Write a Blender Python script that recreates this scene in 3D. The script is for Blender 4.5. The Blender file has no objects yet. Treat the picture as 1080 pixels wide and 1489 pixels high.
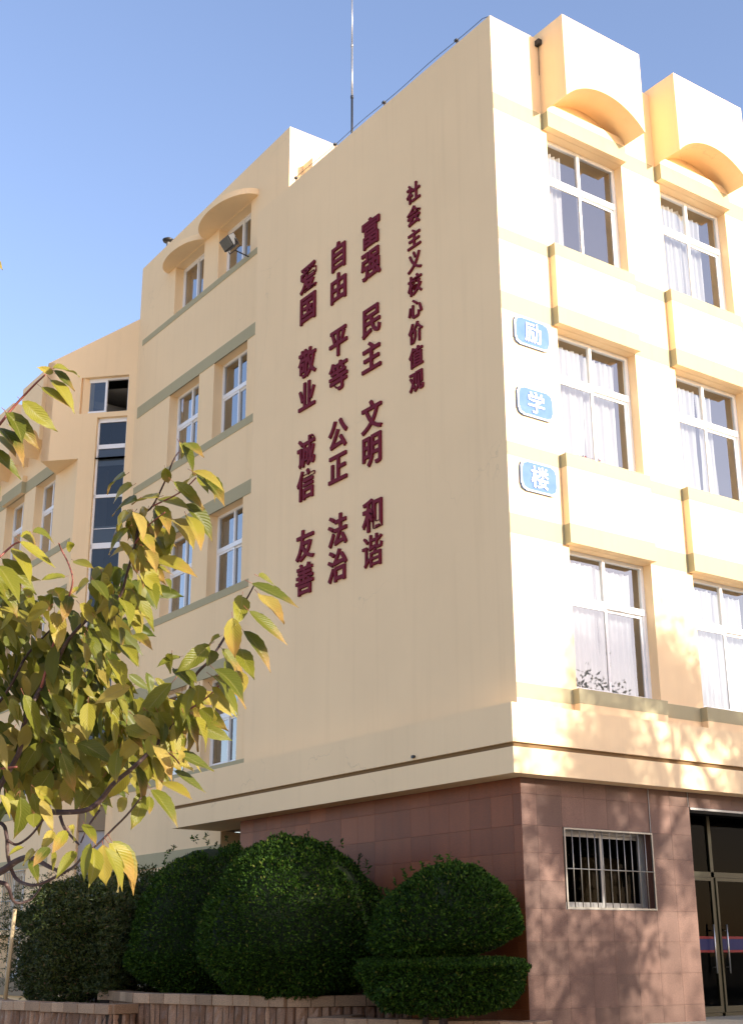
import bpy, math, random
import numpy as np
from mathutils import Vector, Matrix, Euler

SC = bpy.context.scene
COL = SC.collection
R_ = math.radians

# ------------------------------------------------------------------ camera, light, exposure
cam = bpy.data.cameras.new('camera')
cam.sensor_fit = 'VERTICAL'; cam.sensor_height = 24.0; cam.lens = 24.0 * 1910.0 / 1489.0
cam.clip_start = 0.05; cam.clip_end = 2000.0
cam_o = bpy.data.objects.new('camera', cam); COL.objects.link(cam_o)
CAMPOS = (-11.9897, -13.42562, 0.0)
CAMROT = ((0.8154673, -0.1809838, -0.5497799), (-0.5787863, -0.2622102, -0.7721737), (-0.004407, 0.9478875, -0.3185748))
cam_o.matrix_world = Matrix.Translation(CAMPOS) @ Matrix(CAMROT).to_4x4()
SC.camera = cam_o
GZ = -1.6            # the ground; z = 0 is the height of the eye

SUNV = Vector((0.34, -1.0, 0.27)).normalized()
world = bpy.data.worlds.new('World'); SC.world = world; world.use_nodes = True
wn = world.node_tree; wn.nodes.clear()
wo = wn.nodes.new('ShaderNodeOutputWorld'); wb = wn.nodes.new('ShaderNodeBackground')
sky = wn.nodes.new('ShaderNodeTexSky'); sky.sky_type = 'NISHITA'; sky.sun_disc = False
sky.sun_elevation = math.asin(SUNV.z); sky.sun_rotation = math.atan2(SUNV.x, SUNV.y)
sky.air_density = 1.0; sky.dust_density = 1.5; sky.ozone_density = 1.6; sky.altitude = 50
wb.inputs['Strength'].default_value = 0.117
wt = wn.nodes.new('ShaderNodeMix'); wt.data_type = 'RGBA'; wt.blend_type = 'MULTIPLY'; wt.inputs[0].default_value = 1.0
wt.inputs[7].default_value = (1.04, 0.925, 0.99, 1)          # the photograph's white balance
wn.links.new(sky.outputs[0], wt.inputs[6]); wn.links.new(wt.outputs[2], wb.inputs['Color']); wn.links.new(wb.outputs[0], wo.inputs['Surface'])
sun = bpy.data.lights.new('sun', 'SUN'); sun.energy = 2.75; sun.angle = R_(0.55); sun.color = (1.0, 0.93, 0.82)
sun_o = bpy.data.objects.new('sun', sun); COL.objects.link(sun_o)
sun_o.rotation_euler = SUNV.to_track_quat('Z', 'Y').to_euler(); sun_o.location = (10, -30, 20)
vs = SC.view_settings
vs.view_transform = 'Standard'; vs.look = 'None'; vs.gamma = 1.0; vs.use_curve_mapping = False; vs.exposure = 1.7
SC.cycles.max_bounces = 8; SC.cycles.transparent_max_bounces = 16
SC.cycles.use_denoising = True

# ------------------------------------------------------------------ materials
def mat(name, col, rough=0.8, spec=0.3, metal=0.0):
    m = bpy.data.materials.new(name); m.use_nodes = True
    b = m.node_tree.nodes['Principled BSDF']
    b.inputs['Base Color'].default_value = (*col, 1); b.inputs['Roughness'].default_value = rough
    b.inputs['Metallic'].default_value = metal
    b.inputs['Specular IOR Level'].default_value = spec
    return m
def N(m, t, **kw):
    n = m.node_tree.nodes.new(t)
    for k, v in kw.items():
        if k in n.inputs: n.inputs[k].default_value = v
        else: setattr(n, k, v)
    return n
def L(m, a, b): m.node_tree.links.new(a, b)
def bsdf(m): return m.node_tree.nodes['Principled BSDF']
def ramp(m, fac, stops):
    r = N(m, 'ShaderNodeValToRGB'); e = r.color_ramp.elements
    while len(e) < len(stops): e.new(0.5)
    for i, (p, c) in enumerate(stops): e[i].position = p; e[i].color = (*c, 1)
    L(m, fac, r.inputs[0]); return r.outputs[0]
def mix(m, fac, a, b, mode='MIX'):
    x = N(m, 'ShaderNodeMix'); x.data_type = 'RGBA'; x.blend_type = mode
    for s, v in ((0, fac), (6, a), (7, b)):
        if isinstance(v, (int, float)): x.inputs[s].default_value = v
        elif isinstance(v, tuple): x.inputs[s].default_value = (*v, 1)
        else: L(m, v, x.inputs[s])
    return x.outputs[2]
def pos(m, scale=(1, 1, 1)):
    g = N(m, 'ShaderNodeNewGeometry'); mp = N(m, 'ShaderNodeMapping'); mp.inputs['Scale'].default_value = scale
    L(m, g.outputs['Position'], mp.inputs[0]); return mp.outputs[0]
def noise(m, vec, s, det=4, rough=0.55):
    n = N(m, 'ShaderNodeTexNoise', Scale=s, Detail=det, Roughness=rough); L(m, vec, n.inputs['Vector']); return n.outputs['Fac']
def bump(m, h, strength=0.3, dist=0.01):
    b = N(m, 'ShaderNodeBump', Strength=strength, Distance=dist); L(m, h, b.inputs['Height'])
    L(m, b.outputs[0], bsdf(m).inputs['Normal'])

def stucco(name, col, wear=1.0):
    m = mat(name, col, 0.88, 0.2)
    p = pos(m)
    big = noise(m, p, 0.35, 3); mid = noise(m, p, 2.2, 5, 0.6); fine = noise(m, p, 120, 2)
    streak = noise(m, pos(m, (5, 5, 0.22)), 1.0, 5, 0.6)
    c1 = ramp(m, big, [(0.3, tuple(x * (1 - .05 * wear) for x in col)), (0.7, tuple(min(1, x * (1 + .03 * wear)) for x in col))])
    dirt = tuple(x * y for x, y in zip(col, (0.80, 0.78, 0.74)))
    f = N(m, 'ShaderNodeMapRange'); f.inputs[1].default_value = 0.52; f.inputs[2].default_value = 0.80
    f.inputs[4].default_value = 0.30 * wear; L(m, streak, f.inputs[0])
    c2 = mix(m, f.outputs[0], c1, dirt)
    f2 = N(m, 'ShaderNodeMapRange'); f2.inputs[1].default_value = 0.55; f2.inputs[2].default_value = 0.75
    f2.inputs[4].default_value = 0.22 * wear; L(m, mid, f2.inputs[0])
    c3 = mix(m, f2.outputs[0], c2, tuple(min(1, x * 1.05) for x in col))
    # hairline cracks in the render
    v = N(m, 'ShaderNodeTexVoronoi', Scale=0.33); v.feature = 'DISTANCE_TO_EDGE'
    wv = N(m, 'ShaderNodeVectorMath'); wv.operation = 'ADD'
    nn = N(m, 'ShaderNodeTexNoise', Scale=1.7, Detail=6.0); L(m, p, nn.inputs['Vector'])
    L(m, p, wv.inputs[0]); L(m, nn.outputs['Color'], wv.inputs[1]); L(m, wv.outputs[0], v.inputs['Vector'])
    cr = N(m, 'ShaderNodeMapRange'); cr.inputs[1].default_value = 0.0; cr.inputs[2].default_value = 0.0035
    cr.inputs[3].default_value = 0.30 * wear; cr.inputs[4].default_value = 0.0; L(m, v.outputs['Distance'], cr.inputs[0])
    msk = N(m, 'ShaderNodeMath'); msk.operation = 'MULTIPLY'; L(m, cr.outputs[0], msk.inputs[0])
    mk = N(m, 'ShaderNodeMapRange'); mk.inputs[1].default_value = 0.55; mk.inputs[2].default_value = 0.65; L(m, noise(m, p, 0.5, 2), mk.inputs[0])
    L(m, mk.outputs[0], msk.inputs[1])
    c4 = mix(m, msk.outputs[0], c3, tuple(x * .45 for x in col))
    L(m, c4, bsdf(m).inputs['Base Color'])
    a = N(m, 'ShaderNodeMath'); a.operation = 'ADD'; L(m, mid, a.inputs[0]); L(m, fine, a.inputs[1])
    bump(m, a.outputs[0], 0.25, 0.004)
    return m

CREAM = (0.91, 0.68, 0.408)
M = {}
M['cream'] = stucco('cream_stucco', CREAM, 0.9)
M['olive'] = stucco('olive_band_paint', (0.44, 0.39, 0.24))
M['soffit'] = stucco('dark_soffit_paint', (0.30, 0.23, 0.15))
M['groove'] = mat('groove_paint', (0.20, 0.12, 0.05), 0.8)

def stone_mat(name, c0, c1, speck=True, var=1.0):
    m = mat(name, c0, 0.5, 0.35)
    p = pos(m); oi = N(m, 'ShaderNodeObjectInfo')
    a = ramp(m, oi.outputs['Random'], [(0.0, tuple(x * (1 - .2 * var) for x in c0)), (0.45, c0), (0.85, c1), (1.0, tuple(min(1, x * (1 + .22 * var)) for x in c1))])
    s = noise(m, p, 85, 4, 0.85)
    b = mix(m, 1.0, a, ramp(m, s, [(0.34, (0.42, 0.42, 0.45)), (0.52, (1, 1, 1)), (0.68, (1.6, 1.55, 1.5))]), 'MULTIPLY') if speck else a
    st = noise(m, pos(m, (3, 3, 0.6)), 1.3, 4)
    c = mix(m, 1.0, b, ramp(m, st, [(0.3, (0.82, 0.80, 0.80)), (0.7, (1.06, 1.06, 1.06))]), 'MULTIPLY')
    L(m, c, bsdf(m).inputs['Base Color'])
    bump(m, s, 0.12, 0.003)
    return m
M['granite'] = stone_mat('red_granite', (0.235, 0.064, 0.018), (0.27, 0.078, 0.024), True, 0.7)
M['granite_rough'] = stone_mat('flamed_granite', (0.185, 0.103, 0.072), (0.205, 0.112, 0.078), True, 0.5)
M['mortar'] = mat('tile_joint', (0.14, 0.06, 0.04), 0.95)
M['coping'] = stone_mat('planter_coping', (0.36, 0.22, 0.125), (0.44, 0.28, 0.165), True)
M['split'] = stone_mat('split_sandstone', (0.26, 0.14, 0.08), (0.36, 0.21, 0.125), True)
M['upvc'] = mat('white_frame', (0.86, 0.86, 0.86), 0.35, 0.5)
M['alu'] = mat('grey_aluminium', (0.36, 0.35, 0.33), 0.4, 0.5, 0.6)
M['gasket'] = mat('black_gasket', (0.02, 0.02, 0.02), 0.6)
M['bronze'] = mat('bronze_frame', (0.045, 0.042, 0.022), 0.35, 0.5, 0.4)
M['steel'] = mat('stainless_steel', (0.55, 0.54, 0.50), 0.28, 0.5, 0.9)
M['dark_steel'] = mat('dark_steel', (0.03, 0.03, 0.032), 0.45, 0.5, 0.3)
M['guard'] = mat('guard_steel', (0.40, 0.37, 0.31), 0.4, 0.5, 0.7)
M['maroon'] = mat('maroon_letters', (0.155, 0.011, 0.024), 0.7, 0.15)
M['white'] = mat('white_paint', (0.82, 0.83, 0.84), 0.5)
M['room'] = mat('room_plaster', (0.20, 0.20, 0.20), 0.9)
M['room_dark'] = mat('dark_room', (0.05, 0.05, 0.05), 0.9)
M['red_film'] = mat('red_film', (0.25, 0.02, 0.02), 0.5)
M['blue_film'] = mat('blue_film', (0.012, 0.014, 0.09), 0.5)
M['roof'] = mat('roof_screed', (0.28, 0.27, 0.25), 0.9)
M['soil'] = mat('soil', (0.035, 0.025, 0.018), 0.95)
M['bark'] = mat('cherry_bark', (0.055, 0.030, 0.026), 0.6, 0.4)
_p = pos(M['bark']); _n = noise(M['bark'], _p, 60, 4)
L(M['bark'], ramp(M['bark'], _n, [(0.3, (0.035, 0.018, 0.018)), (0.6, (0.075, 0.042, 0.035)), (0.75, (0.20, 0.15, 0.12))]), bsdf(M['bark']).inputs['Base Color'])
bump(M['bark'], _n, 0.5, 0.003)
M['twig'] = mat('red_twig', (0.24, 0.075, 0.055), 0.5)
M['petiole'] = mat('pink_petiole', (0.26, 0.09, 0.05), 0.5)
M['pole'] = mat('bamboo_pole', (0.42, 0.32, 0.18), 0.6)

def plaque_mat():
    m = mat('blue_enamel', (0.22, 0.48, 0.78), 0.3, 0.5)
    n = noise(m, pos(m), 4.0, 5, 0.7)
    L(m, ramp(m, n, [(0.35, (0.050, 0.135, 0.38)), (0.6, (0.075, 0.165, 0.40)), (0.78, (0.15, 0.25, 0.45))]), bsdf(m).inputs['Base Color'])
    return m
M['plaque'] = plaque_mat()

def glass(name, tint, refl=1.0, base=0.02):
    m = bpy.data.materials.new(name); m.use_nodes = True; nt = m.node_tree; nt.nodes.clear()
    o = nt.nodes.new('ShaderNodeOutputMaterial'); tr = nt.nodes.new('ShaderNodeBsdfTransparent'); gl = nt.nodes.new('ShaderNodeBsdfGlossy')
    fr = nt.nodes.new('ShaderNodeFresnel'); mx = nt.nodes.new('ShaderNodeMixShader'); mul = nt.nodes.new('ShaderNodeMath')
    tr.inputs[0].default_value = (*tint, 1); gl.inputs['Roughness'].default_value = 0.01
    g = nt.nodes.new('ShaderNodeNewGeometry'); tn = nt.nodes.new('ShaderNodeTexNoise'); tn.inputs['Scale'].default_value = 1.3
    bp = nt.nodes.new('ShaderNodeBump'); bp.inputs['Strength'].default_value = 0.10; bp.inputs['Distance'].default_value = 0.02
    nt.links.new(g.outputs['Position'], tn.inputs['Vector']); nt.links.new(tn.outputs['Fac'], bp.inputs['Height']); nt.links.new(bp.outputs[0], gl.inputs['Normal'])
    fr.inputs['IOR'].default_value = 1.5; mul.operation = 'MULTIPLY_ADD'; mul.inputs[1].default_value = refl * 1.6; mul.inputs[2].default_value = base
    mul.use_clamp = True
    nt.links.new(fr.outputs[0], mul.inputs[0]); nt.links.new(mul.outputs[0], mx.inputs[0])
    nt.links.new(tr.outputs[0], mx.inputs[1]); nt.links.new(gl.outputs[0], mx.inputs[2]); nt.links.new(mx.outputs[0], o.inputs[0])
    return m
M['glass'] = glass('window_glass', (0.80, 0.82, 0.82), 2.2, 0.10)
M['glass_blue'] = glass('coated_window_glass', (0.50, 0.56, 0.60), 2.3)
M['glass_dark'] = glass('dark_door_glass', (0.25, 0.27, 0.26), 0.06, 0.0)
M['glass_navy'] = glass('stair_glass', (0.35, 0.38, 0.42), 1.0, 0.03)

def curtain_mat():
    m = mat('white_curtain', (0.80, 0.80, 0.80), 0.9, 0.1)
    nt = m.node_tree; b = bsdf(m); o = nt.nodes['Material Output']
    t = nt.nodes.new('ShaderNodeBsdfTranslucent'); t.inputs[0].default_value = (0.8, 0.8, 0.82, 1)
    mx = nt.nodes.new('ShaderNodeMixShader'); mx.inputs[0].default_value = 0.3
    L(m, b.outputs[0], mx.inputs[1]); L(m, t.outputs[0], mx.inputs[2]); L(m, mx.outputs[0], o.inputs[0])
    return m
M['curtain'] = curtain_mat()

def leaf_mat(name, stops, tip=None, trans=0.35, rough=0.45, vary=None, spec=0.35):
    m = mat(name, stops[0][1], rough, spec)
    nt = m.node_tree; b = bsdf(m); o = nt.nodes['Material Output']
    if vary == 'object':
        oi = N(m, 'ShaderNodeObjectInfo'); f = oi.outputs['Random']
    else:
        g = N(m, 'ShaderNodeNewGeometry'); f = g.outputs['Random Per Island']
    c = ramp(m, f, stops)
    if tip:
        uv = N(m, 'ShaderNodeUVMap'); uv.uv_map = 'UVMap'; sx = N(m, 'ShaderNodeSeparateXYZ'); L(m, uv.outputs[0], sx.inputs[0])
        n2 = noise(m, uv.outputs[0], 3.5, 3)
        ad = N(m, 'ShaderNodeMath'); ad.operation = 'MULTIPLY_ADD'; ad.inputs[1].default_value = 0.55; L(m, n2, ad.inputs[0]); L(m, sx.outputs[1], ad.inputs[2])
        # per-leaf threshold: a few leaves turned far, most only at the tip
        r2 = N(m, 'ShaderNodeMath'); r2.operation = 'MULTIPLY'; r2.inputs[1].default_value = 7.31; L(m, f, r2.inputs[0])
        fr = N(m, 'ShaderNodeMath'); fr.operation = 'FRACT'; L(m, r2.outputs[0], fr.inputs[0])
        th = N(m, 'ShaderNodeMapRange'); th.inputs[3].default_value = 0.68; th.inputs[4].default_value = 1.9; L(m, fr.outputs[0], th.inputs[0])
        sb = N(m, 'ShaderNodeMath'); sb.operation = 'SUBTRACT'; L(m, ad.outputs[0], sb.inputs[0]); L(m, th.outputs[0], sb.inputs[1])
        ms = N(m, 'ShaderNodeMapRange'); ms.inputs[1].default_value = -0.12; ms.inputs[2].default_value = 0.30; ms.inputs[4].default_value = 0.75; L(m, sb.outputs[0], ms.inputs[0])
        c = mix(m, ms.outputs[0], c, tip)
        # veins: a pale midrib and herringbone side veins
        ax = N(m, 'ShaderNodeMath'); ax.operation = 'ABSOLUTE'; s5 = N(m, 'ShaderNodeMath'); s5.operation = 'SUBTRACT'; s5.inputs[1].default_value = 0.5
        L(m, sx.outputs[0], s5.inputs[0]); L(m, s5.outputs[0], ax.inputs[0])
        q = N(m, 'ShaderNodeMath'); q.operation = 'MULTIPLY_ADD'; q.inputs[1].default_value = -0.55; L(m, ax.outputs[0], q.inputs[0]); L(m, sx.outputs[1], q.inputs[2])
        w = N(m, 'ShaderNodeMath'); w.operation = 'MULTIPLY'; w.inputs[1].default_value = 75.0; L(m, q.outputs[0], w.inputs[0])
        sn = N(m, 'ShaderNodeMath'); sn.operation = 'SINE'; L(m, w.outputs[0], sn.inputs[0])
        vm = N(m, 'ShaderNodeMapRange'); vm.inputs[1].default_value = 0.75; vm.inputs[2].default_value = 1.0; vm.inputs[4].default_value = 0.13; L(m, sn.outputs[0], vm.inputs[0])
        c = mix(m, vm.outputs[0], c, (0.26, 0.26, 0.08))
        mr = N(m, 'ShaderNodeMapRange'); mr.inputs[1].default_value = 0.012; mr.inputs[2].default_value = 0.03; mr.inputs[3].default_value = 0.45; mr.inputs[4].default_value = 0.0; L(m, ax.outputs[0], mr.inputs[0])
        c = mix(m, mr.outputs[0], c, (0.30, 0.25, 0.09))
        bump(m, sn.outputs[0], 0.3, 0.0006)
    L(m, c, b.inputs['Base Color'])
    t = nt.nodes.new('ShaderNodeBsdfTranslucent'); L(m, c, t.inputs[0])
    mx = nt.nodes.new('ShaderNodeMixShader'); mx.inputs[0].default_value = trans
    L(m, b.outputs[0], mx.inputs[1]); L(m, t.outputs[0], mx.inputs[2]); L(m, mx.outputs[0], o.inputs[0])
    return m
M['leaf'] = leaf_mat('cherry_leaf', [(0.0, (0.085, 0.098, 0.008)), (0.3, (0.165, 0.165, 0.013)), (0.6, (0.265, 0.235, 0.022)), (0.85, (0.34, 0.275, 0.038)), (1.0, (0.39, 0.28, 0.065))],
                     tip=(0.38, 0.20, 0.055), trans=0.32, vary='object')
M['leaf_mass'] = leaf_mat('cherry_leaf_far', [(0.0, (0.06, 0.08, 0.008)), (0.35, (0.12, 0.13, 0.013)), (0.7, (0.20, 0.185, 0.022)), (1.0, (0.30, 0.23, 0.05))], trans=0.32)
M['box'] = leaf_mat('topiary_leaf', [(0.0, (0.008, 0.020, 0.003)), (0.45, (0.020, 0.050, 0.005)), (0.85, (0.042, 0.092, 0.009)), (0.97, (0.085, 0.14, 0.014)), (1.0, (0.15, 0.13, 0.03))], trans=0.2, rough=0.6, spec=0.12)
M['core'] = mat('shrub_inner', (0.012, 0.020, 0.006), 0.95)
M['nandina'] = leaf_mat('feathery_leaf', [(0.0, (0.026, 0.042, 0.008)), (0.6, (0.050, 0.070, 0.012)), (0.94, (0.09, 0.10, 0.022)), (1.0, (0.18, 0.09, 0.05))], trans=0.25)
M['crown'] = leaf_mat('shade_tree_leaf', [(0.0, (0.04, 0.06, 0.012)), (1.0, (0.07, 0.09, 0.016))], trans=0.12)

def ground_mat():
    m = mat('paving', (0.45, 0.38, 0.28), 0.9); p = pos(m)
    br = N(m, 'ShaderNodeTexBrick', Scale=1.0); br.inputs['Color1'].default_value = (0.56, 0.455, 0.31, 1); br.inputs['Color2'].default_value = (0.48, 0.39, 0.27, 1)
    br.inputs['Mortar'].default_value = (0.24, 0.2, 0.16, 1); br.inputs['Mortar Size'].default_value = 0.008
    br.inputs['Brick Width'].default_value = 0.4; br.inputs['Row Height'].default_value = 0.2
    L(m, p, br.inputs['Vector']); n = noise(m, p, 1.5, 5)
    L(m, mix(m, 1.0, br.outputs[0], ramp(m, n, [(0.3, (0.8, 0.8, 0.8)), (0.7, (1.1, 1.1, 1.1))]), 'MULTIPLY'), bsdf(m).inputs['Base Color'])
    return m
M['ground'] = ground_mat()
M['floor'] = mat('entrance_floor', (0.50, 0.44, 0.33), 0.45)

# ------------------------------------------------------------------ helpers
class MB:
    def __init__(s): s.v = []; s.f = []; s.mi = []; s.cur = 0
    def quad(s, a, b, c, d):
        i = len(s.v); s.v += [tuple(a), tuple(b), tuple(c), tuple(d)]; s.f.append((i, i + 1, i + 2, i + 3)); s.mi.append(s.cur)
    def poly(s, pts):
        i = len(s.v); s.v += [tuple(p) for p in pts]; s.f.append(tuple(range(i, i + len(pts)))); s.mi.append(s.cur)
    def box(s, x0, x1, y0, y1, z0, z1, T=None):
        P = [Vector((x, y, z)) for z in (z0, z1) for y in (y0, y1) for x in (x0, x1)]
        if T: P = [T(*p) for p in P]
        i = len(s.v); s.v += [tuple(p) for p in P]
        for f in ((0, 2, 3, 1), (4, 5, 7, 6), (0, 1, 5, 4), (2, 6, 7, 3), (0, 4, 6, 2), (1, 3, 7, 5)):
            s.f.append(tuple(i + k for k in f)); s.mi.append(s.cur)
    def prism(s, base, top):
        n = len(base); i = len(s.v); s.v += [tuple(p) for p in base] + [tuple(p) for p in top]
        s.f.append(tuple(i + k for k in reversed(range(n)))); s.mi.append(s.cur)
        s.f.append(tuple(i + n + k for k in range(n))); s.mi.append(s.cur)
        for k in range(n):
            j = (k + 1) % n; s.f.append((i + k, i + j, i + n + j, i + n + k)); s.mi.append(s.cur)
    def tube(s, pts, rad, n=8, caps=True):
        pts = [Vector(p) for p in pts]; rings = []
        up = Vector((0.13, 0.21, 1)).normalized()
        for k, p in enumerate(pts):
            d = (pts[min(k + 1, len(pts) - 1)] - pts[max(k - 1, 0)]).normalized()
            a = d.cross(up)
            if a.length < 1e-3: a = d.cross(Vector((1, 0, 0)))
            a.normalize(); b = d.cross(a); r = rad[k] if hasattr(rad, '__len__') else rad
            i = len(s.v); rings.append(i)
            for q in range(n):
                t = 2 * math.pi * q / n; s.v.append(tuple(p + a * (r * math.cos(t)) + b * (r * math.sin(t))))
        for k in range(len(pts) - 1):
            for q in range(n):
                w = (q + 1) % n
                s.f.append((rings[k] + q, rings[k] + w, rings[k + 1] + w, rings[k + 1] + q)); s.mi.append(s.cur)
        if caps:
            s.f.append(tuple(rings[0] + q for q in reversed(range(n)))); s.mi.append(s.cur)
            s.f.append(tuple(rings[-1] + q for q in range(n))); s.mi.append(s.cur)
    def mesh(s, name, mats, smooth=False):
        me = bpy.data.meshes.new(name); me.from_pydata(s.v, [], s.f)
        for m in (mats if isinstance(mats, (list, tuple)) else [mats]): me.materials.append(m)
        me.polygons.foreach_set('material_index', s.mi)
        if smooth: me.polygons.foreach_set('use_smooth', [True] * len(me.polygons))
        me.update(); return me

def bevel(o, w=0.01, seg=2):
    b = o.modifiers.new('bevel', 'BEVEL'); b.width = w; b.segments = seg; b.limit_method = 'ANGLE'; b.angle_limit = R_(40)
def link(name, data, parent=None, loc=None, rot=None):
    o = bpy.data.objects.new(name, data); COL.objects.link(o)
    if loc is not None: o.location = loc
    if rot is not None: o.rotation_euler = rot
    if parent is not None:
        o.parent = parent
        if parent.get('_root'): o.matrix_parent_inverse = Matrix.Translation(parent.location).inverted()
    return o
def thing(name, label, cat, loc, group=None):
    o = bpy.data.objects.new(name, None); COL.objects.link(o); o.location = loc; o.empty_display_size = 0.2
    o['label'] = label; o['category'] = cat; o['_root'] = 1
    if group: o['group'] = group
    return o
def tag(o, label, cat, group=None):
    o['label'] = label; o['category'] = cat
    if group: o['group'] = group
    return o
def part(name, mb, m, parent, smooth=False, label=None):
    o = link(name, mb.mesh(name, m, smooth), parent)
    if label: o['label'] = label
    return o
def structure(name, mb, m):
    o = link(name, mb.mesh(name, m)); o['kind'] = 'structure'; return o

# facade frames: local u runs to the viewer's right, w runs into the wall, z up
def FR(x, y, z): return Vector((x, y, z))                      # front (faces -Y)
def LF(x0):                                                     # faces -X, u = -y
    return lambda u, w, z: Vector((x0 + w, -u, z))
def wall(mb, T, u0, u1, z0, z1, holes=(), th=0.30, ztop=None):
    """a wall slab with rectangular openings (hu0, hu1, hz0, hz1) and their reveals"""
    us = sorted(set([u0, u1] + [h[0] for h in holes] + [h[1] for h in holes]))
    us = [u for u in us if u0 - 1e-6 <= u <= u1 + 1e-6]
    zt = ztop or (lambda u: z1)
    for a, b in zip(us[:-1], us[1:]):
        mid = (a + b) / 2; hs = sorted([h for h in holes if h[0] < mid < h[1]], key=lambda h: h[2])
        z = z0
        for h in hs + [None]:
            e = h[2] if h else None
            ea, eb = (e, e) if h else (zt(a), zt(b))
            if ea > z + 1e-6:
                mb.quad(T(a, 0, z), T(b, 0, z), T(b, 0, eb), T(a, 0, ea))
                mb.quad(T(b, th, z), T(a, th, z), T(a, th, ea), T(b, th, eb))
            if h: z = h[3]
    for h in holes:
        a, b, c, d = h
        mb.quad(T(a, 0, c), T(a, 0, d), T(a, th, d), T(a, th, c)); mb.quad(T(b, 0, d), T(b, 0, c), T(b, th, c), T(b, th, d))
        if c > z0 + 1e-6: mb.quad(T(a, 0, c), T(a, th, c), T(b, th, c), T(b, 0, c))
        mb.quad(T(a, 0, d), T(b, 0, d), T(b, th, d), T(a, th, d))
    mb.quad(T(u0, 0, z0), T(u0, 0, zt(u0)), T(u0, th, zt(u0)), T(u0, th, z0)); mb.quad(T(u1, 0, zt(u1)), T(u1, 0, z0), T(u1, th, z0), T(u1, th, zt(u1)))
    mb.quad(T(u0, 0, zt(u0)), T(u1, 0, zt(u1)), T(u1, th, zt(u1)), T(u0, th, zt(u0)))

# ------------------------------------------------------------------ windows (mesh cache, shared between alike windows)
_wc = {}
def cached(key, fn):
    if key not in _wc: _wc[key] = fn()
    return _wc[key]
def frame_mesh(w, h, tr, fm='upvc', cols=2, casement=False):
    def f():
        mb = MB(); t = 0.055; d0, d1 = 0.0, 0.07
        mb.box(0, t, d0, d1, 0, h); mb.box(w - t, w, d0, d1, 0, h); mb.box(t, w - t, d0, d1, 0, t); mb.box(t, w - t, d0, d1, h - t, h)
        if tr: mb.box(t, w - t, d0 - 0.01, d1, h - tr - 0.05, h - tr + 0.045)
        for k in range(1, cols):
            x = w * k / cols
            mb.box(x - 0.025, x + 0.025, d0, d1 - 0.01, (h - tr + 0.045) if tr else t, h - t)
        return mb.mesh('window_frame', M[fm])
    return cached(('f', w, h, tr, fm, cols), f)
def sash_mesh(w, h, fm='upvc'):
    def f():
        mb = MB(); t = 0.045
        mb.box(0, t, 0, 0.03, 0, h); mb.box(w - t, w, 0, 0.03, 0, h); mb.box(t, w - t, 0, 0.03, 0, t); mb.box(t, w - t, 0, 0.03, h - t, h)
        return mb.mesh('sash', M[fm])
    return cached(('s', w, h, fm), f)
def pane_mesh(w, h, gm='glass'):
    def f():
        mb = MB(); mb.quad((0, 0, 0), (w, 0, 0), (w, 0, h), (0, 0, h)); return mb.mesh('pane', M[gm])
    return cached(('p', w, h, gm), f)
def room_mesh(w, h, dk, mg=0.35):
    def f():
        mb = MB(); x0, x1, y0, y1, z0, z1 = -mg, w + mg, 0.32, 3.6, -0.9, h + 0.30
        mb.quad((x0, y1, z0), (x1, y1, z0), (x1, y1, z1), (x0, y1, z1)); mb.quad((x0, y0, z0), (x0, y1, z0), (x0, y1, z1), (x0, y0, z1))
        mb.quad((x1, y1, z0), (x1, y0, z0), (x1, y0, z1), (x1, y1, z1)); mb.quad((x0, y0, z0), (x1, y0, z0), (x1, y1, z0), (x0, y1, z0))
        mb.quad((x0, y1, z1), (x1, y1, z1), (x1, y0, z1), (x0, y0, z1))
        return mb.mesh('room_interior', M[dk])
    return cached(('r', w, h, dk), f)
def curtain(parent, x0, x1, z0, z1, y=0.17, seed=0, fold=0.10):
    r = random.Random(seed); n = max(8, int((x1 - x0) / 0.012)); nz = 7; mb = MB(); ph = r.random() * 6
    amp = [r.uniform(0.6, 1.3) for _ in range(40)]
    for j in range(nz + 1):
        q = j / nz; z = z1 + (z0 - z1) * q; cin = 1 - 0.10 * math.sin(math.pi * q) * (0.5 + r.random() * .3)
        for i in range(n + 1):
            s = i / n; x = x0 + (x1 - x0) * (0.5 + (s - 0.5) * cin); k = amp[int(s * 30) % 40]
            yy = y + 0.028 * k * math.sin(ph + (x - x0) / fold * 6.283 * 0.9 + 0.8 * math.sin(5 * s + ph)) + 0.012 * math.sin(17 * s + 3 * q + ph)
            mb.v.append((x, yy, z - (0.02 * abs(math.sin(s * 3.14 * 5)) if j == 0 else 0)))
    for j in range(nz):
        for i in range(n):
            a = j * (n + 1) + i; mb.f.append((a, a + n + 1, a + n + 2, a + 1)); mb.mi.append(0)
    return link('curtain', mb.mesh('curtain', M['curtain'], True), parent)
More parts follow.
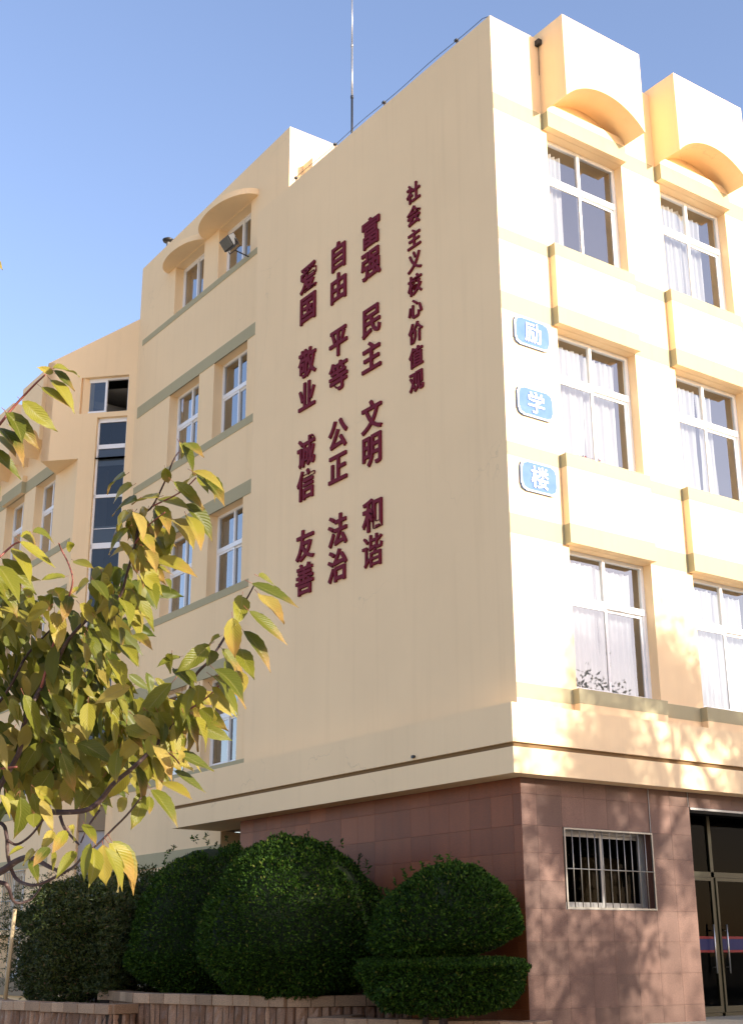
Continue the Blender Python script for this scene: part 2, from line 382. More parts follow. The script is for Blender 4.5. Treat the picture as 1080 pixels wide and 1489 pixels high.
def window(parent, loc, rotz, w, h, tr=0.75, fm='upvc', gm='glass', curt=(), room='room', cols=2, seed=1, skip=(), wide=0.0):
    """frame with fixed lights over two sliding sashes; parts of the window hang under it"""
    o = link('window', frame_mesh(w, h, tr, fm, cols), parent, loc, (0, 0, rotz)); t = 0.055
    pw = w / cols
    if tr:
        ph = tr - 0.045 - t
        for k in range(cols):
            a = (t if k == 0 else pw * k + 0.025); b = (w - t if k == cols - 1 else pw * (k + 1) - 0.025)
            link('pane', pane_mesh(round(b - a, 4), round(ph, 4), gm), o, (a, 0.035, h - tr + 0.045))
    lh = (h - tr - 0.05 - t) if tr else (h - 2 * t); sw = (w - 2 * t) / 2 + 0.0225
    if cols > 1:
        for k, (x, y) in enumerate(((t, 0.006), (w - t - sw, 0.038))):
            if k in skip: continue
            s = link('sash', sash_mesh(round(sw, 4), round(lh, 4), fm), o, (x, y, t))
            pn = link('pane', pane_mesh(round(sw - 0.09, 4), round(lh - 0.09, 4), gm), o, (x + 0.045, y + 0.015, t + 0.045))
    elif tr:
        link('pane', pane_mesh(round(w - 2 * t, 4), round(lh, 4), gm), o, (t, 0.035, t))
    else:
        link('pane', pane_mesh(round(w - 2 * t, 4), round(h - 2 * t, 4), gm), o, (t, 0.035, t))
    for i, c in enumerate(curt):
        curtain(o, c[0] * w, c[1] * w, (c[2] if len(c) > 2 else 0.02) * h, (c[3] if len(c) > 3 else 0.95) * h, 0.17 + 0.05 * (i % 2), seed * 7 + i)
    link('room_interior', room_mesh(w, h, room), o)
    return o

# ================================================================== THE SETTING
mb = MB(); S = 900
mb.quad((-S, -S, GZ), (S, -S, GZ), (S, S, GZ), (-S, S, GZ)); structure('ground', mb, M['ground'])

# ================================================================== SCHOOL BUILDING
bld = thing('school_building', 'cream four storey school building with olive bands, maroon wall lettering and red granite ground floor', 'building', (0, 0, GZ))
PIT = 2.67; SILL = [3.54, 7.11, 10.68]; HEAD = [5.70, 9.27, 12.84]; OX = 1.14; OW = 1.73; NB = 4
TOPZ = 14.63; XE = OX + PIT * NB
# --- front wall of the corner block
mb = MB()
holes = [(OX + PIT * b, OX + PIT * b + OW, SILL[l], HEAD[l]) for b in range(NB) for l in range(3)]
wall(mb, FR, 0.0, XE, 2.30, TOPZ, holes)
part('wall', mb, M['cream'], bld, label='sunlit front wall')
mb = MB()
YA = 7.42
wall(mb, LF(0.0), -YA, -0.30, 2.30, TOPZ, ())
part('wall', mb, M['cream'], bld, label='tall blank end wall in shade')
mb = MB(); wall(mb, lambda u, w, z: Vector((u, YA - w, z)), 0.30, XE, 2.30, TOPZ, (), 0.2)
wall(mb, lambda u, w, z: Vector((XE - w, u, z)), 0.3, 18.0, GZ, TOPZ, (), 0.3)
part('wall', mb, M['cream'], bld, label='rear and far walls')
mb = MB(); mb.box(0.3, XE - .3, 0.3, YA - .2, 13.6, 13.9); part('roof', mb, M['roof'], bld)
# --- painted bands on the front wall between the panels (each proud by 4 mm) and round the corner piers
bz = [(HEAD[l], HEAD[l] + 0.30) for l in range(3)] + [(SILL[l] - 0.21, SILL[l]) for l in range(3)]
for b in range(NB + 1):
    a = 0.004 if b == 0 else 1.06 + PIT * (b - 1) + 1.80
    e = 1.06 + PIT * b if b < NB else XE
    for z0, z1 in bz:
        mb = MB(); mb.box(a, e, -0.004, 0.02, z0, z1); part('painted_band', mb, M['olive'], bld)
# --- projecting spandrel panels with a band along top and foot
PD = 0.13
def spandrel(T, u0, u1, z0, z1, top=True, foot=True, d=PD, tb=0.21, fb=0.30):
    mb = MB(); mb.box(u0, u1, -d, 0.0, z0, z1, T)
    p = part('spandrel_panel', mb, M['cream'], bld); bevel(p, 0.010)
    for on, a, c in ((top, z1 - tb, z1 + 0.002), (foot, z0 + 0.003, z0 + fb)):
        if on:
            m2 = MB(); e = 0.004
            m2.box(u0 - e, u1 + e, -d - e, -d + 0.011, a, c, T); m2.box(u0 - e, u0 + 0.011, -d + 0.011, -0.001, a, c, T); m2.box(u1 - 0.011, u1 + e, -d + 0.011, -0.001, a, c, T)
            q = link('band', m2.mesh('band', M['olive']), p)
    return p
for b in range(NB):
    u0 = 1.06 + PIT * b; u1 = u0 + 1.80
    spandrel(FR, u0, u1, HEAD[2], 13.30, top=False)
    spandrel(FR, u0, u1, HEAD[1], SILL[2]); spandrel(FR, u0, u1, HEAD[0], SILL[1])
    spandrel(FR, u0, u1, 3.0, SILL[0], foot=False)
# --- roof boxes with a segmental arch cut out of the foot
def arch_box(T, u0, u1, ztop, zs, rise, d0, d1, back=0.6):
    """front at w=-d1, returning to w=-d0 (the wall or panel); arch springing at zs"""
    mb = MB(); n = 24; half = (u1 - u0) / 2; Rr = (half * half + rise * rise) / (2 * rise); cz = zs + rise - Rr; uc = (u0 + u1) / 2
    arc = [(uc + half * (-1 + 2 * k / n), 0) for k in range(n + 1)]
    arc = [(u, cz + math.sqrt(max(Rr * Rr - (u - uc) ** 2, 0))) for u, _ in arc]
    for k in range(n):
        (a, za), (c, zc) = arc[k], arc[k + 1]
        mb.quad(T(a, -d1, za), T(c, -d1, zc), T(c, -d1, ztop), T(a, -d1, ztop))
        mb.quad(T(a, -d1, za), T(a, 0, za), T(c, 0, zc), T(c, -d1, zc))
    for u, fl in ((u0, 1), (u1, 0)):
        mb.quad(T(u, -d1, zs), T(u, -d1, ztop), T(u, back, ztop), T(u, back, zs))
    mb.quad(T(u0, -d1, ztop), T(u1, -d1, ztop), T(u1, back, ztop), T(u0, back, ztop))
    mb.quad(T(u0, back, zs), T(u1, back, zs), T(u1, back, ztop), T(u0, back, ztop))
    return part('roof_box', mb, M['cream'], bld)
for b in range(NB):
    u0 = 1.06 + PIT * b
    arch_box(FR, u0 - 0.005, u0 + 1.805, 14.75, 13.17, 0.40, PD, 0.60)
# black rainwater outlet beside the first box
mb = MB(); mb.box(0.98, 1.05, -0.10, -0.002, 14.46, 14.56); mb.tube([(1.035, -0.03, 14.46), (1.04, -0.010, 13.9)], 0.004, 6)
part('rain_outlet', mb, M['dark_steel'], bld)

# --- front windows
FWC = {  # (bay, level): curtains as fractions of the width
 (0, 2): [(0.03, 0.34)], (1, 2): [(0.02, 0.48), (0.49, 0.84)], (0, 1): [(0.13, 0.49), (0.50, 0.93)], (1, 1): [(0.02, 0.46), (0.52, 0.77)],
 (0, 0): [(0.01, 0.49), (0.50, 0.93)], (1, 0): [(0.01, 0.49), (0.50, 0.90)], (2, 2): [(0.02, .4)], (2, 1): [(0.02, .48)], (2, 0): [(0.5, .9)],
 (3, 2): [(0.02, .3)], (3, 1): [(0.6, .98)], (3, 0): [(0.1, .5)]}
for (b, l), cu in FWC.items():
    window(bld, (OX + PIT * b, 0.17, SILL[l]), 0, OW, round(HEAD[l] - SILL[l], 3), 0.75, curt=cu, seed=b * 5 + l + 1)
    mb = MB(); mb.box(OX + PIT * b + 0.002, OX + PIT * b + OW - 0.002, 0.001, 0.17, SILL[l] - 0.03, SILL[l] + 0.012); part('sill', mb, M['cream'], bld)

# --- projecting fascia over the ground floor: upper course, dark groove, lower course
EX, EY = 0.37, 0.30; YF = 9.42; XB = 0.68
ZT, G1, G0, ZB = 3.18, 2.655, 2.59, 2.245
def fascia_ring(z0, z1, ex, ey):
    mb = MB()
    pts = [(-ex, -ey), (XE, -ey), (XE, 0.0), (0.0, 0.0), (0.0, YA), (XB + 0.004, YA), (XB + 0.004, YF), (-ex, YF)]
    # split to convex pieces butted end to end
    mb.box(-ex, XE, -ey, 0.0, z0, z1); mb.box(-ex, 0.0, 0.0, YA, z0, z1); mb.box(-ex, XB, YA, YF, z0, z1)
    return mb
part('fascia', fascia_ring(G1, ZT, EX, EY), M['cream'], bld)
part('fascia', fascia_ring(ZB, G0, EX, EY), M['cream'], bld)
part('groove', fascia_ring(G0, G1, EX - 0.045, EY - 0.045), M['groove'], bld)
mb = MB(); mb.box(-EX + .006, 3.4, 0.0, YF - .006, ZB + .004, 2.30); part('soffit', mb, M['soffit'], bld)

# --- red granite ground floor: backing walls, then one slab per tile
T_S = 0.03; rows = [-1.6, -1.53, -1.11, -0.695, -0.28, 0.135, 0.55, 0.907, 1.263, 1.62, 2.03, ZB]
DX0 = 3.30; DX1 = 7.6; DZ = 2.03
mb = MB(); wall(mb, lambda u, w, z: Vector((u, T_S + w, z)), T_S, DX0, GZ, ZB, [(0.728, 2.46, 0.55, 1.62)], 0.30)
wall(mb, lambda u, w, z: Vector((u, T_S + w, z)), DX1, XE, GZ, ZB, (), 0.30)
wall(mb, lambda u, w, z: Vector((T_S + w, -u, z)), -7.47, -0.33, GZ, ZB, (), 0.30)
mb.box(DX0, DX1, T_S, .33, DZ, ZB)
mb.box(T_S, 3.4, 7.30, 7.47, GZ, ZB)
part('wall', mb, M['mortar'], bld, label='wall behind the granite tiles')
_tm = {}
def tile_mesh(w, h, t=T_S):
    k = (round(w, 3), round(h, 3), t)
    if k not in _tm:
        b = 0.0008; mb = MB(); c = 0.0012
        base = [(b, 0, b), (w - b, 0, b), (w - b, 0, h - b), (b, 0, h - b)]
        fr = [(b + c, -t, b + c), (w - b - c, -t, b + c), (w - b - c, -t, h - b - c), (b + c, -t, h - b - c)]
        mid = [(x, -t + c, z) for x, _, z in base]
        mb.f = []; mb.v = [*base, *mid, *fr]
        for r in (0, 4):
            for q in range(4):
                n = (q + 1) % 4; mb.f.append((r + q, r + n, r + 4 + n, r + 4 + q)); mb.mi.append(0)
        mb.f.append((8, 9, 10, 11)); mb.mi.append(0)
        me = mb.mesh('stone_tile', M['granite']); _tm[k] = me
    return _tm[k]
rt = random.Random(4)
cols_f = [0.0, 0.273, 0.728, 1.161, 1.594, 2.027, 2.46, 2.88, 3.297]
for j in range(1, len(rows) - 1):
    for i in range(len(cols_f) - 1):
        a, c = cols_f[i], cols_f[i + 1]; z0, z1 = rows[j], rows[j + 1]
        if a >= 0.72 and c <= 2.47 and z0 >= 0.54 and z1 <= 1.63: continue
        o = link('stone_tile', tile_mesh(c - a, z1 - z0), bld, (a, T_S - rt.uniform(0, 0.0015), z0))
        o.data.materials[0] = M['granite']
        if True:
            me = cached(('rough', round(c - a, 3), round(z1 - z0, 3)), lambda: o.data.copy()); me.materials[0] = M['granite_rough']; o.data = me
lc = [0.0]; w0 = [0.20, 0.455]
k = 0
while lc[-1] < 7.49:
    lc.append(min(lc[-1] + (0.17 if k == 0 else 0.457), 7.5)); k += 1
for j in range(1, len(rows) - 1):
    for i in range(len(lc) - 1):
        a, c = lc[i], lc[i + 1]
        if c - a < 0.05: continue
        link('stone_tile', tile_mesh(c - a, rows[j + 1] - rows[j]), bld, (T_S - rt.uniform(0, 0.0015), c, rows[j]), (0, 0, -math.pi / 2))
for i in range(9):
    o = link('stone_tile', tile_mesh(0.478, ZB - DZ).copy(), bld, (DX0 + 0.003 + i * 0.478, T_S, DZ)); o.data.materials[0] = M['granite_rough']
mb = MB(); mb.box(DX0 + .01, DX1, -0.012, 0.33, DZ - 0.035, DZ - 0.004); part('lintel_trim', mb, M['alu'], bld)
# a thin cable clipped down the granite
mb = MB(); mb.tube([(2.44, -0.008, 1.62), (2.44, -0.008, 2.24)], 0.006, 6); mb.tube([(3.275, -0.006, 2.03), (3.275, -0.006, 2.24)], 0.005, 6)
part('cable', mb, M['alu'], bld)

# --- ground floor window behind a steel guard
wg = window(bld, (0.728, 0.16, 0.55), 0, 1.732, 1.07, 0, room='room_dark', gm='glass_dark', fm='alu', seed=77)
mb = MB(); mb.box(0.86, 1.66, 0, 0.02, -0.02, 0.62); mb.box(0.9, 1.15, -.01, 0.01, 0.0, .35)
o = link('cardboard_backing', mb.mesh('cardboard_backing', mat('ochre_board', (0.16, 0.08, 0.025), 0.8)), wg, (0.0, 0.42, 0.12))
g = link('window_guard', None, bld) if False else None
mb = MB(); x0, x1, z0, z1 = 0.735, 2.455, 0.555, 1.615
mb.box(x0, x0 + 0.022, -0.022, 0.0, z0, z1); mb.box(x1 - 0.022, x1, -0.022, 0.0, z0, z1); mb.box(x0 + 0.022, x1 - 0.022, -0.022, 0.0, z0, z0 + 0.022); mb.box(x0 + 0.022, x1 - 0.022, -0.022, 0.0, z1 - 0.022, z1)
g = part('window_guard', mb, M['guard'], bld)
bm_ = MB(); bm_.tube([(0, 0, 0), (0, 0, z1 - z0 - 0.04)], 0.0075, 8); bme = bm_.mesh('bar', M['guard'], True)
for k in range(11): link('bar', bme, g, (x0 + 0.011 + (x1 - x0 - 0.022) * (k + 1) / 12, -0.011, z0 + 0.02))
bm_ = MB(); bm_.tube([(x0 + .02, -0.024, z0 + 0.52), (x1 - .02, -0.024, z0 + 0.52)], 0.008, 8); link('crossbar', bm_.mesh('crossbar', M['guard'], True), g)

# --- entrance: recess, glass doors, floor
FZ = -0.92
mb = MB(); mb.box(DX0 - 1.2, DX1 + 1.5, -3.0, 6.0, GZ, FZ); part('entrance_floor', mb, M['floor'], bld)
for k in range(4):
    mb = MB(); mb.box(DX0 - 1.2 - 0, DX1 + 1.5, -3.0 - 0.32 * (k + 1), -3.0 - 0.32 * k, GZ, FZ - 0.136 * (k + 1)); part('step', mb, M['floor'], bld)
mb = MB(); mb.quad((DX0, 6, FZ), (DX1, 6, FZ), (DX1, 6, DZ + .2), (DX0, 6, DZ + .2)); mb.quad((DX0, .33, DZ + .2), (DX1, .33, DZ + .2), (DX1, 6, DZ + .2), (DX0, 6, DZ + .2))
mb.quad((DX0, .33, FZ), (DX0, 6, FZ), (DX0, 6, DZ + .2), (DX0, .33, DZ + .2)); mb.quad((DX1, .33, FZ), (DX1, 6, FZ), (DX1, 6, DZ + .2), (DX1, .33, DZ + .2))
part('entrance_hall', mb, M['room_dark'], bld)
DY = 0.8
mb = MB(); dz1 = 1.10
for x in (3.33, 4.625, 5.95, 7.25): mb.box(x - 0.035 if x > 3.4 else x, x + 0.035, DY, DY + 0.06, FZ, DZ)
mb.box(3.40, 7.25, DY, DY + 0.06, dz1, dz1 + 0.08); mb.box(3.40, 7.25, DY, DY + 0.06, FZ, FZ + 0.05)
ef = part('door_frame', mb, M['bronze'], bld)
def door_leaf(xa, xb, hx, flip=False):
    mb = MB(); t = 0.04; za, zb = FZ + 0.055, dz1 - 0.005
    mb.box(xa, xa + t, DY - .02, DY + .02, za, zb); mb.box(xb - t, xb, DY - .02, DY + .02, za, zb); mb.box(xa + t, xb - t, DY - .02, DY + .02, za, za + 0.09); mb.box(xa + t, xb - t, DY - .02, DY + .02, zb - 0.05, zb)
    d = part('glass_door', mb, M['bronze'], bld)
    m2 = MB(); m2.quad((xa + t, DY, za + .09), (xb - t, DY, za + .09), (xb - t, DY, zb - .05), (xa + t, DY, zb - .05)); link('pane', m2.mesh('pane', M['glass_dark']), d)
    m3 = MB(); m3.tube([(hx, DY - .07, -0.31), (hx, DY - .07, 0.40)], 0.014, 8)
    for z in (-0.22, 0.31): m3.tube([(hx, DY - .07, z), (hx, DY, z)], 0.008, 6)
    link('handle', m3.mesh('handle', M['steel'], True), d)
    for nm, a, c, m in (('stripe', 0.19, 0.225, 'red_film'), ('stripe', 0.028, 0.188, 'blue_film'), ('stripe', -0.008, 0.026, 'red_film')):
        m4 = MB(); m4.quad((xa + t, DY - .004, a), (xb - t, DY - .004, a), (xb - t, DY - .004, c), (xa + t, DY - .004, c)); link(nm, m4.mesh(nm, M[m]), d)
door_leaf(3.40, 4.59, 4.53 - .06); door_leaf(4.66, 5.91, 4.77); door_leaf(5.99, 7.20, 7.1)
for xa, xb in ((3.40, 4.59), (4.66, 5.91), (5.99, 7.20)):
    mb = MB(); mb.quad((xa, DY + .03, dz1 + .08), (xb, DY + .03, dz1 + .08), (xb, DY + .03, DZ), (xa, DY + .03, DZ)); part('transom_pane', mb, M['glass_dark'], bld)

# ================================================================== set-back wing (five storeys)
YB = 14.45
BS = [3.54, 7.11, 10.68, 14.60]; BH = [5.36, 8.93, 12.50, 15.90]
BO = [(8.92, 10.38), (11.08, 12.54)]
T = LF(XB)
mb = MB(); holes = [(-b, -a, BS[l], BH[l]) for (a, b) in BO for l in range(4)]
wall(mb, T, -YB, -7.58, 2.24, 16.95, holes, 0.3, ztop=lambda u: 16.95 - (-u - 7.33) * 0.030)
part('wall', mb, M['cream'], bld, label='end wall of the set-back wing')
mb = MB()
wall(mb, LF(XB), -YB, -YF, GZ, 2.24, [(-13.4, -12.1, -0.6, 1.70)], 0.3)
mb.box(XB + 0.3, 3.4, YF + 0.002, YF + 0.3, GZ, 2.24)
part('wall', mb, M['cream'], bld, label='ground floor wall under the overhang')
mb = MB(); wall(mb, FR if False else (lambda u, w, z: Vector((u, 7.33 + w, z))), XB, 9.0, 13.9, 16.95, (), 0.25)
wall(mb, lambda u, w, z: Vector((9.0 - w, u, z)), 7.58, YB, 13.9, 16.80, (), 0.25)
part('wall', mb, M['cream'], bld, label='sunlit gable above the lower roof')
mb = MB(); mb.box(XB + .3, 8.7, 7.6, YB, 16.0, 16.2); part('roof', mb, M['roof'], bld)
mb = MB(); mb.box(1.02, 3.2, 6.95, 7.33, 15.86, 16.10); part('eave_slab', mb, M['cream'], bld)
mb = MB()
for z0, z1, a, e in ((14.45, 14.60, 7.6, 14.2), (10.50, 10.68, 7.5, 14.25), (6.95, 7.11, 7.5, 14.3), (3.38, 3.54, 7.5, 14.3), (12.50, 12.79, 7.5, 14.28), (8.93, 9.23, 7.5, 14.3), (5.36, 5.66, 7.5, 14.3), (1.70, 2.0, 9.42, 14.3)):
    m1 = MB(); m1.box(-e, -a, -0.012, 0.02, z0, z1, T); part('painted_band', m1, M['olive'], bld)
BWC = {(0, 0): [(0.0, 0.12), (0.86, 1.0)], (1, 0): [(0.7, 0.98)], (0, 1): [(0.02, 0.18)], (1, 1): [(0.03, 0.2), (0.6, 0.95)], (0, 2): [(0.72, 0.97)], (1, 2): [(0.05, 0.25)], (0, 3): [], (1, 3): [(0.1, 0.35)]}
for (i, l), cu in BWC.items():
    a, b = BO[i]; h = round(BH[l] - BS[l], 3)
    window(bld, (XB + 0.22, b, BS[l]), -math.pi / 2, round(b - a, 3), h, 0.80 if l < 3 else 0, gm='glass_blue', curt=cu, seed=40 + i * 4 + l)
window(bld, (XB + 0.22, 13.4, -0.6), -math.pi / 2, 1.3, 2.3, 0.7, gm='glass_blue', seed=60)
# half-round concrete canopies over the top windows
for yc, r, pr_ in ((9.80, 1.19, 0.58), (11.975, 0.98, 0.42)):
    n = 28; base = []; top = []
    for k in range(n + 1):
        t = math.pi * k / n; x = XB - pr_ * math.sin(t); y = yc + r * math.cos(t)
        base.append((x, y, 15.92)); top.append((x, y, 16.06))
    mb = MB(); mb.prism(base, top); o = part('canopy', mb, M['cream'], bld)

# ================================================================== stair tower, turned 45 degrees
P0 = Vector((XB, YB, 0)); dC = Vector((-0.7071, 0.7071, 0)); nC = Vector((0.7071, 0.7071, 0))   # nC points into the wall
def TC(u, w, z): return P0 - dC * u + nC * w + Vector((0, 0, z))       # u <= 0 runs leftwards
S1 = 2.37; SL = 1.40
ztopC = lambda u: 15.30 + u * 0.4385
mb = MB(); wall(mb, TC, -S1, 0.0, 11.60, 15.3, [(-1.45, -0.20, 12.80, 13.78), (-0.97, -0.19, 11.60, 12.67)], 0.25, ztop=ztopC)
wall(mb, lambda u, w, z: P0 + dC * S1 + nC * u + dC * -w + Vector((0, 0, z)), 0.0, 3.2, 11.60, 14.26, (), 0.2)
mb.quad(TC(-S1, 0.0, 11.60), TC(-SL, 0, 11.60), TC(-SL, 1.4, 11.60), TC(-S1, 1.4, 11.60))
part('wall', mb, M['cream'], bld, label='overhanging head of the stair tower')
mb = MB(); wall(mb, TC, -SL, 0.0, GZ, 11.60, [(-0.97, -0.19, 3.3, 11.60), (-0.80, -0.14, GZ, 3.20)], 0.25)
part('wall', mb, M['cream'], bld, label='shaft of the stair tower')
mb = MB(); mb.quad(TC(-S1, .2, 13.5), TC(0, .2, 13.5), TC(0, 4, 13.5), TC(-S1, 4, 13.5)); part('roof', mb, M['roof'], bld)
window(bld, TC(-1.45, 0.12, 12.80), -math.pi / 4, 1.25, 0.98, 0, gm='glass_blue', room='room_dark', seed=91, skip=(1,))
mb = MB(); Wst = 0.78
fx = MB()
for z0, z1 in ((3.3, 3.38), (5.3, 5.38), (7.3, 7.36), (9.28, 9.42), (10.58, 10.66), (11.86, 11.97), (12.56, 12.67)): fx.box(-0.97, -0.19, 0.10, 0.17, z0, z1, TC)
fx.box(-0.97, -0.925, 0.10, 0.17, 3.3, 12.67, TC); fx.box(-0.235, -0.19, 0.10, 0.17, 3.3, 12.67, TC)
for zz in (9.78,): fx.box(-0.925, -0.235, 0.12, 0.135, zz, zz + 0.015, TC)
sf = part('stair_window', fx, M['upvc'], bld)
for z0, z1 in ((3.38, 5.3), (5.38, 7.3), (7.36, 9.28), (9.42, 10.58), (10.66, 11.86), (11.97, 12.56)):
    m1 = MB(); m1.quad(TC(-0.925, .13, z0), TC(-0.235, .13, z0), TC(-0.235, .13, z1), TC(-0.925, .13, z1)); link('pane', m1.mesh('pane', M['glass_navy']), sf)
m1 = MB(); m1.box(-0.92, -0.24, 0.14, 0.15, 9.43, 9.85, TC); m1.box(-0.92, -0.24, 0.14, 0.15, 11.42, 11.85, TC); link('grey_board', m1.mesh('grey_board', mat('grey_board', (0.55, 0.57, 0.55), 0.8)), sf)
m1 = MB(); m1.box(-0.80, -0.14, 0.06, 0.24, 2.64, 3.195, TC); part('door_header', m1, M['soffit'], bld)
m1 = MB(); m1.box(-0.80, -0.14, 0.14, 0.18, GZ, 2.63, TC); part('side_door', m1, mat('grey_white_door', (0.42, 0.41, 0.42), 0.5), bld)
m1 = MB(); m1.quad(TC(-1.2, 1.6, GZ), TC(0, 1.6, GZ), TC(0, 1.6, 13.4), TC(-1.2, 1.6, 13.4)); part('stairwell_interior', m1, M['room_dark'], bld)

# ================================================================== far wing
XD = -0.294; TD = LF(XD)
DS = [6.03, 9.60]; DH = [8.13, 11.70]
DB = [(16.85 + 2.12 * k, 18.20 + 2.12 * k) for k in range(5)]
holes = [(-b, -a, s, h) for (a, b) in DB for s, h in zip(DS, DH)] + [(-b, -a, 0.55, 1.88) for (a, b) in DB] + [(-b, -a, 3.6, 4.9) for (a, b) in DB] + [(-b, -a, -0.5, 0.45) for (a, b) in DB]
mb = MB(); wall(mb, TD, -28, -15.44, GZ, 14.05, holes, 0.3); mb.box(XD + .3, 7, 27.7, 28, GZ, 14.05); part('wall', mb, M['cream'], bld, label='long wall of the far wing')
mb = MB(); mb.box(XD + .3, 8, 15.8, 27.7, 13.2, 13.4); part('roof', mb, M['roof'], bld)
for z0, z1 in ((11.70, 12.02), (8.13, 8.45), (9.42, 9.60), (5.85, 6.03), (3.08, 3.26), (1.90, 2.12), (4.9, 5.15)):
    m1 = MB(); m1.box(-27.8, -15.6, -0.012, 0.02, z0, z1, TD); part('painted_band', m1, M['olive'], bld)
for k, (a, b) in enumerate(DB):
    for l in range(2):
        window(bld, (XD + 0.22, b, DS[l]), -math.pi / 2, 1.35, round(DH[l] - DS[l], 3), 0.75, gm='glass_blue', curt=[(0.05, 0.22)] if k % 2 else [(.55, .8)], seed=120 + k * 2 + l)
    window(bld, (XD + 0.22, b, 3.6), -math.pi / 2, 1.35, 1.3, 0, gm='glass_blue', seed=140 + k)
    window(bld, (XD + 0.22, b, -0.5), -math.pi / 2, 1.35, 0.95, 0, gm='glass_blue', curt=[(.05, .5)] if k < 2 else [], seed=150 + k)
    window(bld, (XD + 0.22, b, 0.55), -math.pi / 2, 1.35, 1.33, 0, gm='glass_blue', room='room_dark', seed=160 + k)
    if k < 3:
        gm_ = MB()
        for q in range(12): gm_.tube([(XD - 0.03, a + 0.06 + q * 0.112, 0.55), (XD - 0.03, a + 0.06 + q * 0.112, 1.88)], 0.010, 6)
        for z in (0.57, 1.2, 1.86): gm_.tube([(XD - 0.03, a, z), (XD - 0.03, b, z)], 0.012, 6)
        part('window_guard', gm_, M['guard'], bld)
    if k:
        spandrel(TD, -b - 0.05, -a + 0.05, 11.70, 12.2, top=False, fb=0.32)
    arch_box(TD, -b - 0.05, -a + 0.05, 14.35 if k != 1 else 14.2, 12.45, 0.45, PD, 0.55)
mb = MB(); mb.box(XD - .1, 6, 15.5, 28, -0.86, -0.5); part('plinth', mb, M['soffit'], bld)

# ================================================================== roof fittings and lamps
a = thing('antenna_mast', 'tall thin sectioned mast rising from the end parapet into the sky', 'antenna', (0.25, 4.35, TOPZ))
for k, (z0, z1, r) in enumerate(((14.3, 15.75, 0.022), (15.75, 16.95, 0.018), (16.95, 18.6, 0.013))):
    mb = MB(); mb.tube([(0.25, 4.35, z0), (0.25, 4.35, z1)], r, 8); mb.tube([(0.25, 4.35, z1 - 0.04), (0.25, 4.35, z1 + .02)], r * 1.35, 8)
    part('mast_section', mb, M['alu' if k else 'dark_steel'], a, True)
mb = MB(); mb.box(0.17, 0.33, 4.27, 4.43, 14.3, 14.34); part('base_plate', mb, M['dark_steel'], a)
w = thing('lightning_wire', 'thin dark wire on small clips along the top edge of the blank end wall', 'wire', (0.03, 3.5, TOPZ))
pts = [(0.04, 0.02, TOPZ + 0.02), (0.04, 0.22, TOPZ + 0.10)]
clips = [0.9, 3.0, 4.6, 6.0]
for y in np.linspace(0.5, 6.15, 30): pts.append((0.03, float(y), TOPZ + 0.10 - 0.015 * math.sin(y * 3.0)))
mb = MB(); mb.tube(pts, 0.006, 5); part('wire', mb, M['dark_steel'], w)
for y in clips:
    mb = MB(); mb.tube([(0.03, y, TOPZ), (0.03, y, TOPZ + 0.12)], 0.010, 6); mb.box(0.0, 0.06, y - .03, y + .03, TOPZ + 0.08, TOPZ + 0.115); part('clip', mb, M['dark_steel'], w)
v = thing('vent_pipe', 'short roof vent pipe with a flat round cap on the set-back wing', 'pipe', (XB + .15, 13.36, 16.7))
mb = MB(); mb.tube([(XB + .15, 13.36, 16.4), (XB + .15, 13.36, 17.08)], 0.045, 12); part('pipe', mb, M['alu'], v, True)
mb = MB(); mb.tube([(XB + .15, 13.36, 17.06), (XB + .15, 13.36, 17.10), (XB + .15, 13.36, 17.16)], [0.13, 0.15, 0.06], 14); part('cap', mb, M['dark_steel'], v, True)
f = thing('floodlight', 'black floodlight on a bracket outside a top storey window', 'floodlight', (XB - 0.15, 8.95, 14.6))
ctr = Vector((XB - 0.50, 8.95, 14.72)); rot = Matrix.Rotation(R_(-38), 4, 'Y')
def FT(x, y, z): return ctr + rot @ Vector((x, y, z))
mb = MB(); mb.box(-0.10, 0.08, -0.20, 0.20, -0.13, 0.13, FT); mb.box(0.08, 0.15, -0.12, 0.12, -0.08, 0.08, FT); o = part('housing', mb, M['dark_steel'], f); bevel(o, 0.015)
mb = MB(); mb.box(-0.112, -0.102, -0.17, 0.17, -0.105, 0.105, FT); o = part('lens', mb, mat('lamp_glass', (0.10, 0.10, 0.09), 0.15, 0.6), f)
mb = MB(); mb.tube([tuple(FT(0.02, -0.22, 0)), tuple(FT(0.02, -0.22, -0.2)), tuple(FT(0.02, 0.22, -0.2)), tuple(FT(0.02, 0.22, 0))], 0.012, 6); mb.tube([tuple(FT(0.02, 0, -0.2)), (XB, 8.95, 14.52)], 0.014, 6); part('bracket', mb, M['dark_steel'], f)
s_ = thing('wall_sensor', 'tiny dark fitting low on the end wall just above the groove', 'fitting', (-EX - .02, 1.85, 2.70))
mb = MB(); mb.box(-EX - 0.04, -EX, 1.83, 1.88, 2.68, 2.72); part('body', mb, M['dark_steel'], s_)

